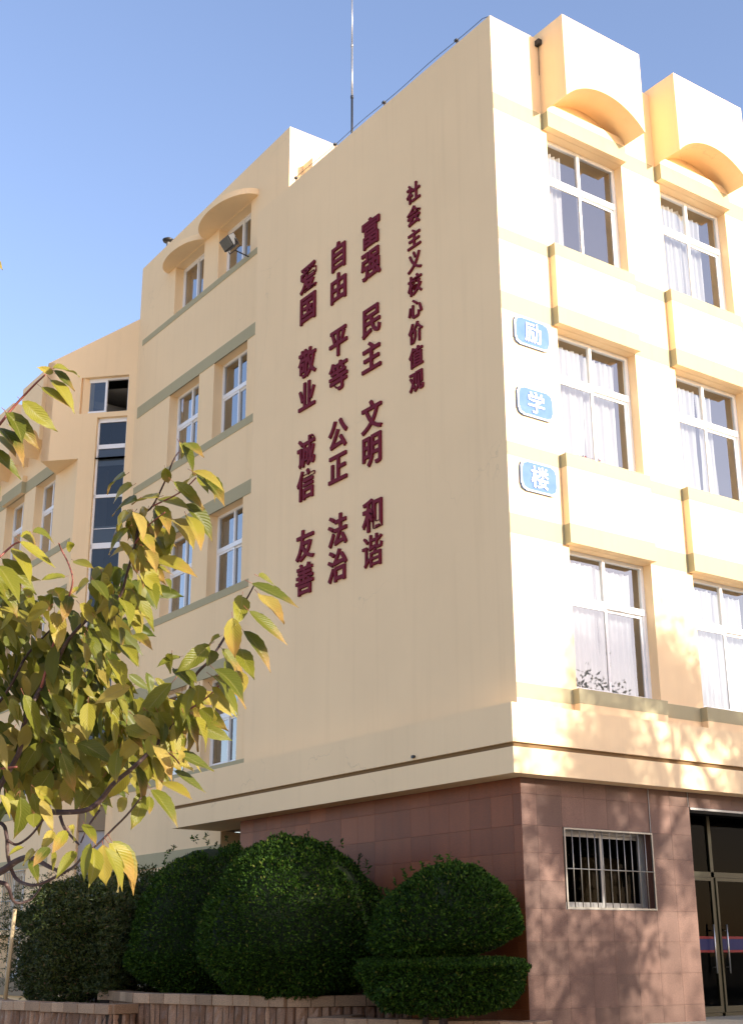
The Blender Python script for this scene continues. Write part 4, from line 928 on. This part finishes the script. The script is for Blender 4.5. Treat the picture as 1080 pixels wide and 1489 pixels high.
for pts_, thick in BR:
    n = len(pts_); P = []; Rr = []
    for i in range(n - 1):            # smooth the limb
        p0, p1, p2, p3 = (Vector(pts_[max(i - 1, 0)][:3]), Vector(pts_[i][:3]), Vector(pts_[i + 1][:3]), Vector(pts_[min(i + 2, n - 1)][:3]))
        for s in range(5):
            u = s / 5; P.append(0.5 * ((2 * p1) + (p2 - p0) * u + (2 * p0 - 5 * p1 + 4 * p2 - p3) * u * u + (3 * p1 - p0 - 3 * p2 + p3) * u ** 3)); Rr.append(pts_[i][3] * (1 - u) + pts_[i + 1][3] * u)
    P.append(Vector(pts_[-1][:3])); Rr.append(pts_[-1][3])
    mb = MB(); mb.tube(P, Rr, 8); part('branch' if thick else 'twig', mb, M['bark' if thick else 'twig'], ch, True)

def leaf_mesh(seed):
    r = random.Random(seed); nu, nv = 4, 12; mb = MB(); uv = []
    fold = r.uniform(0.15, 0.5); droop = r.uniform(0.08, 0.30); tw = r.uniform(-.9, .9); wav = r.uniform(0.0, 0.022); W0 = r.uniform(0.175, 0.225); bend = r.uniform(-.10, .10)
    for j in range(nv + 1):
        y = j / nv
        wd = W0 * (math.sin(math.pi * min(1, y ** 0.80)) ** 0.85) * (1 - 0.25 * y) + 0.002
        if y > 0.80: wd *= max(0.05, 1 - (y - 0.80) * 3.6)     # drawn-out tip
        z0 = -droop * y * y
        for i in range(-nu, nu + 1):
            s = i / nu; x = s * wd * (1.0 + (0.035 * (1 if j % 2 else -1) if abs(i) == nu else 0))
            z = z0 + fold * abs(x) + wav * math.sin(9 * y + 2 * s) + tw * x * y * .5
            mb.v.append((x + bend * y * (y - 1) * 2, y - 0.10 * droop * y * y, z)); uv.append((0.5 + s * .5, y))
    W_ = 2 * nu + 1
    for j in range(nv):
        for i in range(2 * nu):
            a_ = j * W_ + i; mb.f.append((a_, a_ + 1, a_ + W_ + 1, a_ + W_)); mb.mi.append(0)
    n0 = len(mb.v)
    # petiole
    mb.cur = 1; pts_ = [(0, 0.01, 0.0), (0, -0.07, 0.004), (0, -0.14, 0.02)]; mb.tube(pts_, [0.005, 0.005, 0.007], 5)
    uv += [(0.5, 0)] * (len(mb.v) - n0)
    me = mb.mesh('leaf', [M['leaf'], M['petiole']], True); ul = me.uv_layers.new(name='UVMap')
    lv = np.empty(len(me.loops), 'i'); me.loops.foreach_get('vertex_index', lv); ul.data.foreach_set('uv', np.array(uv, 'f')[lv].ravel())
    return me
LM = [leaf_mesh(s) for s in range(10)]
CP = Vector(CAMPOS)
def leaf_matrix(b, t, width, roll, r):
    b = Vector(b); t = Vector(t); y = (t - b); Ln = y.length; y.normalize()
    view = (CP - b).normalized(); nrm = (view - y * view.dot(y)).normalized()
    na, nb_ = Matrix.Rotation(roll, 3, y) @ nrm, Matrix.Rotation(-roll, 3, y) @ nrm
    nrm = na if na.z > nb_.z else nb_          # the blade's upper side turns skywards, so it arches and droops
    x = y.cross(nrm).normalized(); sx = width if width else Ln
    return Matrix.Translation(b) @ Matrix((x * sx, y * Ln, nrm * Ln)).transposed().to_4x4(), Ln
LEAVES = [((-11.2518, -11.0948, 1.3171), (-11.2179, -11.0684, 1.3182), 0.011), ((-11.116, -11.1076, 1.1012), (-11.1561, -11.1302, 1.094), 0.0192), ((-11.1303, -11.1438, 1.0927), (-11.0627, -11.1277, 1.1151), 0.0108), ((-11.1191, -11.1149, 1.1022), (-11.0534, -11.1039, 1.0886), 0.0164), ((-11.1134, -11.0886, 1.094), (-11.0669, -11.1339, 1.0325), 0.0166), ((-11.1272, -11.0794, 1.0773), (-11.0764, -11.1252, 1.0347), 0.0165), ((-11.1642, -11.0798, 1.0381), (-11.0947, -11.1084, 0.9875), 0.0326), ((-11.1847, -11.0535, 1.0173), (-11.1152, -11.0773, 0.9551), 0.0354), ((-11.1798, -11.0391, 1.0234), (-11.1567, -11.1017, 0.9638), 0.0164), ((-11.1614, -11.004, 1.0131), (-11.1209, -10.9804, 1.0184), 0.0125), ((-11.1932, -11.0249, 0.9956), (-11.1444, -11.0938, 0.9202), 0.0191), ((-11.1802, -10.9948, 0.9894), (-11.1621, -11.076, 0.9306), 0.0138), ((-11.1962, -11.008, 0.9564), (-11.1286, -11.0351, 0.9056), 0.0177), ((-11.1823, -10.9648, 0.9142), (-11.119, -10.9235, 0.874), 0.0179), ((-10.9572, -11.1278, 0.912), (-10.9773, -11.0341, 0.9106), 0.0165), ((-10.9403, -11.1261, 0.8926), (-10.9604, -11.0365, 0.8909), 0.0179), ((-10.8677, -11.1005, 0.8909), (-10.894, -11.0044, 0.9103), 0.0155), ((-10.927, -11.1237, 0.8666), (-10.9527, -11.0297, 0.866), 0.0152), ((-10.8807, -11.2091, 0.9695), (-10.812, -11.1772, 0.9275), 0.0193), ((-10.8602, -11.1924, 0.9824), (-10.8495, -11.2565, 0.9464), 0.0097), ((-10.8582, -11.1638, 0.9922), (-10.8603, -11.1951, 0.9533), 0.0098), ((-10.8895, -11.1642, 0.93), (-10.855, -11.1165, 0.9113), 0.0277), ((-10.824, -11.1823, 0.9234), (-10.8314, -11.1118, 0.9311), 0.0154), ((-10.8565, -11.2207, 0.9123), (-10.8197, -11.2908, 0.8771), 0.0123), ((-10.8424, -11.2087, 0.9116), (-10.8078, -11.2846, 0.8556), 0.0138), ((-10.8151, -11.1712, 0.9286), (-10.8153, -11.2093, 0.8876), 0.0225), ((-10.8337, -11.231, 0.8994), (-10.7714, -11.1994, 0.8742), 0.0137), ((-10.8803, -11.1854, 0.896), (-10.8155, -11.2126, 0.8501), 0.0234), ((-10.8686, -11.1883, 0.8757), (-10.7866, -11.1613, 0.8672), 0.0151), ((-10.8632, -11.0915, 0.8899), (-10.8431, -11.1855, 0.8553), 0.0142), ((-10.8301, -11.1389, 0.871), (-10.7592, -11.1646, 0.8108), 0.0225), ((-10.8335, -11.0989, 0.8487), (-10.8219, -11.1859, 0.7911), 0.0184), ((-10.8311, -11.1553, 0.8412), (-10.8218, -11.2299, 0.7698), 0.0167), ((-10.8751, -11.1114, 0.867), (-10.8727, -11.1732, 0.8068), 0.0266), ((-10.8675, -11.1374, 0.8246), (-10.8126, -11.0838, 0.7748), 0.0277), ((-10.9093, -11.1199, 0.7998), (-10.9038, -11.1744, 0.7554), 0.0206), ((-10.8528, -11.066, 0.8167), (-10.848, -11.1227, 0.7694), 0.0156), ((-10.9017, -11.1238, 0.7642), (-10.8983, -11.1729, 0.7216), 0.0206), ((-10.9101, -11.0596, 0.8421), (-10.8816, -10.9933, 0.8169), 0.0183), ((-10.9393, -11.1117, 0.8399), (-10.9391, -11.0253, 0.8296), 0.0152), ((-10.9032, -11.059, 0.8614), (-10.9208, -10.9602, 0.8396), 0.0184), ((-10.9257, -11.0861, 0.8159), (-10.956, -11.0232, 0.7771), 0.0208), ((-10.888, -11.0912, 0.8628), (-10.8767, -11.006, 0.8431), 0.0211), ((-10.8794, -11.1083, 0.746), (-10.8187, -11.1845, 0.7334), 0.0124), ((-10.8615, -11.0977, 0.7399), (-10.8103, -11.0758, 0.7476), 0.0097), ((-10.9358, -11.1299, 0.8356), (-10.9326, -11.1912, 0.7769), 0.0192), ((-10.9211, -11.0443, 0.8397), (-10.9001, -10.976, 0.8165), 0.0197), ((-10.896, -11.0791, 0.835), (-10.8471, -11.005, 0.8034), 0.021), ((-10.9173, -11.1157, 0.7635), (-10.9023, -11.0398, 0.7412), 0.0178), ((-10.8762, -11.0985, 0.863), (-10.8816, -11.1468, 0.7977), 0.0197), ((-11.0995, -10.953, 0.8019), (-11.0261, -10.9091, 0.8025), 0.0167), ((-11.0845, -10.9803, 0.8062), (-11.0176, -10.9588, 0.8136), 0.0111), ((-11.1128, -10.9887, 0.7788), (-11.0244, -10.9802, 0.747), 0.0178), ((-11.1053, -10.9352, 0.7807), (-11.0845, -11.0169, 0.7142), 0.0209), ((-11.0377, -11.048, 0.7768), (-11.0083, -11.0125, 0.7621), 0.0191), ((-11.0028, -11.0043, 0.7549), (-10.9894, -11.0714, 0.7309), 0.0139), ((-11.0245, -11.0172, 0.7153), (-11.0822, -11.0457, 0.6994), 0.0151), ((-11.121, -10.9168, 0.7608), (-11.0466, -10.9435, 0.6972), 0.0334), ((-11.1478, -10.9697, 0.7292), (-11.1165, -11.0485, 0.6617), 0.0231), ((-11.1428, -10.953, 0.7113), (-11.0822, -10.9311, 0.6631), 0.0259), ((-11.1303, -10.9289, 0.7018), (-11.0899, -10.9631, 0.6411), 0.0275), ((-11.0875, -10.9566, 0.6937), (-11.0136, -10.9096, 0.6588), 0.0234), ((-11.0217, -10.9479, 0.6942), (-11.0047, -10.8785, 0.6694), 0.0265), ((-10.9945, -10.9681, 0.691), (-11.0201, -11.0036, 0.6356), 0.0279), ((-11.016, -11.0669, 0.6841), (-11.0339, -11.0784, 0.6649), 0.0108), ((-10.9905, -11.0586, 0.7012), (-10.9939, -10.9802, 0.6927), 0.015), ((-11.0102, -10.9405, 0.6601), (-11.0123, -10.9743, 0.5795), 0.0391), ((-11.0526, -11.0191, 0.6403), (-11.0222, -10.9405, 0.6071), 0.0175), ((-10.9758, -10.9826, 0.6734), (-10.9049, -10.9467, 0.6417), 0.0306), ((-11.054, -11.021, 0.6481), (-11.0724, -10.9184, 0.6387), 0.0297), ((-11.0311, -11.0383, 0.684), (-11.0335, -10.9728, 0.6755), 0.0325), ((-11.0745, -10.9526, 0.6767), (-11.0814, -10.86, 0.6667), 0.0165), ((-11.0895, -10.9243, 0.645), (-11.0935, -10.842, 0.6326), 0.0193), ((-11.0369, -10.9375, 0.6426), (-11.0306, -10.8549, 0.6095), 0.0222), ((-10.9147, -11.1256, 0.7133), (-10.8367, -11.1061, 0.6816), 0.0326), ((-10.9539, -11.3191, 0.6497), (-10.9123, -11.2885, 0.6382), 0.0138), ((-10.8842, -11.0908, 0.7134), (-10.8807, -11.1565, 0.657), 0.0207), ((-10.8968, -11.0698, 0.6891), (-10.8395, -11.084, 0.6246), 0.0221), ((-10.9194, -11.1143, 0.6325), (-10.8583, -11.0888, 0.6465), 0.0121), ((-10.9114, -11.0597, 0.6592), (-10.8655, -11.066, 0.595), 0.0248), ((-10.9494, -11.0783, 0.6539), (-10.9147, -11.0228, 0.628), 0.0244), ((-10.9252, -11.0855, 0.6869), (-10.8918, -11.0429, 0.667), 0.0191), ((-10.908, -11.0948, 0.5965), (-10.8968, -11.1622, 0.5713), 0.0122), ((-10.9134, -11.0404, 0.6204), (-10.8681, -10.9834, 0.5903), 0.0179), ((-10.9267, -11.0906, 0.5742), (-10.9171, -11.157, 0.5374), 0.0148), ((-10.9414, -11.0627, 0.55), (-10.9276, -11.1325, 0.5004), 0.0148), ((-10.9423, -10.985, 0.649), (-10.9142, -11.0259, 0.5739), 0.0279), ((-10.9619, -11.0008, 0.6147), (-10.9357, -11.0451, 0.5414), 0.0179), ((-10.9796, -11.0381, 0.5911), (-10.9082, -10.9882, 0.5406), 0.0176), ((-10.9515, -11.0263, 0.7321), (-10.8985, -10.955, 0.6995), 0.0236), ((-10.9701, -11.0308, 0.7137), (-10.9617, -11.0971, 0.6648), 0.0207), ((-10.9421, -11.1024, 0.6638), (-10.9391, -11.1643, 0.6099), 0.0176), ((-10.9375, -11.0089, 0.6848), (-10.9034, -10.9383, 0.6538), 0.0223), ((-10.9561, -10.9632, 0.5986), (-10.9086, -10.9155, 0.5414), 0.0195), ((-10.9685, -10.9636, 0.5616), (-10.9757, -11.018, 0.4963), 0.0207), ((-10.9149, -11.0276, 0.5497), (-10.8954, -10.9403, 0.5174), 0.0178), ((-10.8109, -11.3874, 0.65), (-10.7429, -11.4519, 0.6082), 0.0165), ((-10.7785, -11.3565, 0.6756), (-10.6876, -11.3208, 0.6804), 0.0169), ((-10.7662, -11.337, 0.6483), (-10.751, -11.418, 0.5894), 0.0157), ((-10.8079, -11.3476, 0.6356), (-10.8388, -11.3817, 0.5768), 0.0347), ((-10.8115, -11.381, 0.5989), (-10.738, -11.4104, 0.5434), 0.019), ((-10.8363, -11.3641, 0.5859), (-10.8251, -11.359, 0.5112), 0.0379), ((-10.7977, -11.3384, 0.5716), (-10.7534, -11.3862, 0.5034), 0.0244), ((-10.8007, -11.2642, 0.551), (-10.7468, -11.2805, 0.4975), 0.0249), ((-10.789, -11.3147, 0.5431), (-10.7929, -11.3771, 0.4863), 0.031), ((-10.8416, -11.2905, 0.5475), (-10.9077, -11.2874, 0.496), 0.0334), ((-10.8868, -11.2608, 0.5251), (-10.9411, -11.2831, 0.5094), 0.0115), ((-10.9167, -11.2858, 0.5234), (-10.8924, -11.2135, 0.4935), 0.0252), ((-10.8481, -11.341, 0.554), (-10.8511, -11.2888, 0.5532), 0.0088), ((-10.8416, -11.3124, 0.4981), (-10.8101, -11.3835, 0.4506), 0.0152), ((-10.8147, -11.253, 0.4983), (-10.7511, -11.2951, 0.4514), 0.0169), ((-10.8748, -11.2673, 0.502), (-10.8731, -11.3067, 0.4725), 0.0153), ((-10.8846, -11.2332, 0.5081), (-10.8745, -11.3061, 0.4788), 0.0129), ((-10.8333, -11.2398, 0.4814), (-10.8499, -11.2684, 0.4414), 0.035), ((-10.803, -11.2328, 0.4832), (-10.7488, -11.2487, 0.4284), 0.0236), ((-10.8377, -11.2849, 0.4517), (-10.7683, -11.223, 0.417), 0.0216), ((-10.8066, -11.2655, 0.4906), (-10.7868, -11.32, 0.4222), 0.0168), ((-10.8436, -11.2841, 0.538), (-10.7947, -11.2345, 0.5117), 0.027), ((-10.8088, -11.299, 0.5213), (-10.8159, -11.3408, 0.4618), 0.018), ((-10.7971, -11.3184, 0.4997), (-10.8026, -11.363, 0.4559), 0.0153), ((-10.8282, -11.1152, 0.5062), (-10.8802, -11.0429, 0.4207), 0.0419), ((-10.8939, -11.0681, 0.4998), (-10.9498, -11.0158, 0.4694), 0.0297), ((-10.8083, -11.0478, 0.4929), (-10.844, -11.0719, 0.4227), 0.0304), ((-10.8257, -11.0507, 0.4478), (-10.7988, -10.9896, 0.399), 0.0233), ((-10.8464, -11.1965, 0.4711), (-10.851, -11.2135, 0.3798), 0.034), ((-10.8731, -11.2603, 0.4199), (-10.7959, -11.2094, 0.3643), 0.019), ((-10.8419, -11.2282, 0.4211), (-10.8057, -11.1933, 0.3525), 0.0193), ((-10.8495, -11.2564, 0.4164), (-10.7833, -11.2241, 0.3635), 0.0191), ((-10.8886, -11.1699, 0.3732), (-10.8572, -11.212, 0.3147), 0.0194), ((-10.8527, -11.1939, 0.3565), (-10.7598, -11.1938, 0.3443), 0.018), ((-10.8664, -11.226, 0.3553), (-10.8177, -11.1819, 0.3297), 0.014), ((-10.8639, -11.2346, 0.3281), (-10.8204, -11.2167, 0.3333), 0.0076), ((-10.8376, -11.1589, 0.3295), (-10.7595, -11.1557, 0.2988), 0.0156), ((-10.8456, -11.1337, 0.3109), (-10.8254, -11.2169, 0.2799), 0.0157), ((-10.8246, -11.0311, 0.3822), (-10.8045, -11.066, 0.2941), 0.0246), ((-10.8404, -11.0088, 0.3768), (-10.7914, -10.9571, 0.3326), 0.0233), ((-10.8408, -10.9993, 0.3575), (-10.8152, -11.0169, 0.2833), 0.0178), ((-10.8969, -11.1873, 0.2883), (-10.8591, -11.2446, 0.2323), 0.0203), ((-10.799, -10.9821, 0.3009), (-10.8114, -11.0143, 0.2651), 0.018), ((-10.8237, -10.9983, 0.3046), (-10.8525, -11.0199, 0.2362), 0.0369), ((-10.8781, -11.0019, 0.3882), (-10.9104, -11.0489, 0.3218), 0.03), ((-10.841, -10.9552, 0.3873), (-10.8091, -10.8714, 0.3359), 0.0279), ((-10.8497, -11.244, 0.4737), (-10.8892, -11.2763, 0.4035), 0.0284), ((-10.8162, -11.0688, 0.4366), (-10.8103, -10.9752, 0.4012), 0.0273), ((-10.996, -11.1563, 0.19), (-11.0179, -11.1656, 0.1259), 0.0222), ((-10.7973, -10.767, 0.221), (-10.7738, -10.7456, 0.1286), 0.0451), ((-10.9713, -11.1137, 0.1853), (-10.9826, -11.157, 0.1237), 0.0252), ((-10.9832, -11.1911, 0.18), (-10.9322, -11.1991, 0.1114), 0.0232), ((-10.9523, -11.1364, 0.1932), (-10.8893, -11.1512, 0.1203), 0.0339), ((-10.941, -11.126, 0.198), (-10.8727, -11.1404, 0.115), 0.019), ((-10.9473, -11.1619, 0.1411), (-10.8981, -11.1079, 0.1059), 0.0186), ((-11.0066, -11.1159, 0.1777), (-11.0549, -11.1504, 0.1397), 0.0249), ((-11.0218, -11.1049, 0.2143), (-11.0579, -11.139, 0.1732), 0.0288), ((-11.0287, -11.057, 0.2175), (-11.0557, -11.0839, 0.1851), 0.0216), ((-11.0661, -11.1386, 0.1812), (-11.1044, -11.1678, 0.1489), 0.022), ((-11.0567, -11.0515, 0.1797), (-11.0602, -10.9696, 0.1609), 0.0226), ((-11.0761, -11.0394, 0.1871), (-11.1081, -11.0568, 0.1787), 0.0076), ((-11.0703, -11.0658, 0.1639), (-11.0684, -11.1126, 0.1329), 0.0187), ((-11.0463, -11.1012, 0.1747), (-11.0095, -11.0443, 0.1401), 0.0136), ((-10.9878, -11.1044, 0.2282), (-10.9847, -11.1604, 0.1927), 0.019), ((-11.0126, -11.0913, 0.2219), (-10.9704, -11.0536, 0.2004), 0.0126), ((-11.0693, -11.063, 0.2459), (-11.0769, -11.0874, 0.2203), 0.0303), ((-10.8485, -10.9825, 0.2952), (-10.8389, -10.9111, 0.2695), 0.03), ((-10.7426, -10.7658, 0.3806), (-10.7716, -10.6963, 0.3189), 0.0509), ((-10.8011, -10.7549, 0.3629), (-10.83, -10.7054, 0.2928), 0.0504), ((-10.8652, -10.7568, 0.3655), (-10.8723, -10.6932, 0.2988), 0.0527), ((-10.9139, -10.7429, 0.3707), (-10.9436, -10.6962, 0.3088), 0.0495), ((-10.8656, -10.8208, 0.4158), (-10.8866, -10.7748, 0.3406), 0.0521), ((-10.776, -10.759, 0.4458), (-10.7913, -10.6952, 0.3773), 0.0451), ((-10.9263, -10.7047, 0.4325), (-10.9604, -10.6896, 0.3587), 0.0473), ((-10.9259, -10.6358, 0.3815), (-10.9578, -10.5898, 0.325), 0.0449), ((-10.8709, -10.6971, 0.4681), (-10.9002, -10.6469, 0.3971), 0.0451), ((-10.9714, -10.6551, 0.4647), (-11.013, -10.6625, 0.3868), 0.0447), ((-10.7446, -10.7936, 0.4665), (-10.763, -10.7542, 0.4026), 0.042), ((-11.0418, -10.8889, 0.4959), (-10.985, -10.8904, 0.411), 0.0331), ((-11.0024, -10.9352, 0.4928), (-10.9322, -10.9004, 0.4352), 0.0302), ((-10.9756, -10.9436, 0.3779), (-10.9365, -10.9395, 0.3006), 0.0353), ((-11.0428, -10.8774, 0.3065), (-11.0312, -10.8225, 0.2828), 0.0217)]
rl = random.Random(5)
for (b, t, w_) in LEAVES:
    Ln = (Vector(t) - Vector(b)).length
    natw = Ln * 0.42; q = min(1.0, w_ / natw); phi = math.acos(q) * 0.9
    if q >= 1.0: wsc = w_ / 0.42
    else: wsc = Ln
    mtx, _ = leaf_matrix(b, t, wsc, phi, rl)
    o = link('leaf', LM[rl.randrange(10)], ch)
    o.matrix_parent_inverse = Matrix.Translation(ch.location).inverted(); o.matrix_basis = mtx
CL = [((-10.8347, -11.0607, 0.436), 0.0613, 0.0545, 0.1, 34), ((-10.952, -10.6211, 0.6717), 0.1158, 0.1236, 0.22, 103), ((-10.8569, -10.6736, 0.6346), 0.0927, 0.1158, 0.22, 86), ((-10.9332, -10.6293, 0.5019), 0.1215, 0.1139, 0.22, 103), ((-10.8218, -10.7084, 0.5013), 0.0911, 0.1063, 0.22, 80), ((-10.7743, -10.8149, 0.5206), 0.0597, 0.0746, 0.22, 32), ((-10.8541, -10.5263, 0.4298), 0.1414, 0.0628, 0.22, 80), ((-10.7374, -10.6061, 0.4217), 0.0942, 0.0628, 0.22, 57), ((-10.8632, -11.0115, 0.8366), 0.0432, 0.0504, 0.1, 29), ((-10.8445, -10.8641, 0.7612), 0.0597, 0.0522, 0.22, 39), ((-11.0365, -10.722, 0.7481), 0.0448, 0.0597, 0.22, 27), ((-10.8327, -10.7777, 0.6883), 0.0531, 0.0683, 0.22, 39), ((-10.802, -11.0972, 0.468), 0.0613, 0.0381, 0.1, 23), ((-10.7694, -10.9009, 0.4066), 0.0504, 0.0432, 0.1, 13), ((-11.2069, -10.518, 0.7047), 0.1822, 0.3037, 0.22, 184), ((-11.1676, -10.5222, 0.333), 0.1466, 0.088, 0.22, 46), ((-11.476, -10.388, 1.0109), 0.3089, 0.3089, 0.22, 103), ((-11.0265, -10.8714, 0.3081), 0.0817, 0.0204, 0.1, 13)]
fill = []
camr = Matrix(CAMROT); rightv = camr @ Vector((1, 0, 0)); downv = camr @ Vector((0, -1, 0)); fwd = camr @ Vector((0, 0, -1))
for (c, rx, ry, rz, n) in CL:
    for _ in range(n):
        while True:
            q = Vector((rl.uniform(-1, 1), rl.uniform(-1, 1), rl.uniform(-1, 1)))
            if q.length < 1: break
        b = Vector(c) + rightv * (q.x * rx) + downv * (q.y * ry) + fwd * (q.z * rz)
        d = rightv * rl.gauss(0.45, 0.5) + downv * rl.gauss(0.85, 0.35) + fwd * rl.gauss(0, 0.45) + Vector((0, 0, 0)); d.normalize()
        fill.append((b, b + d * rl.uniform(0.05, 0.095)))
fill.sort(key=lambda e: (e[0] - CP).length)
NP = 300 - len(LEAVES)
mass_v, mass_f = [], []
for i, (b, t) in enumerate(fill):
    mtx, Ln = leaf_matrix(b, t, None, rl.gauss(0, 0.75), rl); me = LM[rl.randrange(10)]
    if i < NP:
        o = link('leaf', me, ch); o.matrix_parent_inverse = Matrix.Translation(ch.location).inverted(); o.matrix_basis = mtx
    else:
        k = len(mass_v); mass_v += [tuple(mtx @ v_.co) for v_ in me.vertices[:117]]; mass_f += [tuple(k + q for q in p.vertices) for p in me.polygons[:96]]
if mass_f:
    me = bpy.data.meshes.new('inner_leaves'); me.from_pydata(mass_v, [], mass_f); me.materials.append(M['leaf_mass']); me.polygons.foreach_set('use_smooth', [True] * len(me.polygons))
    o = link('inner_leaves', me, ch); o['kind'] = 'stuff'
for o in SC.objects:
    if '_root' in o: del o['_root']
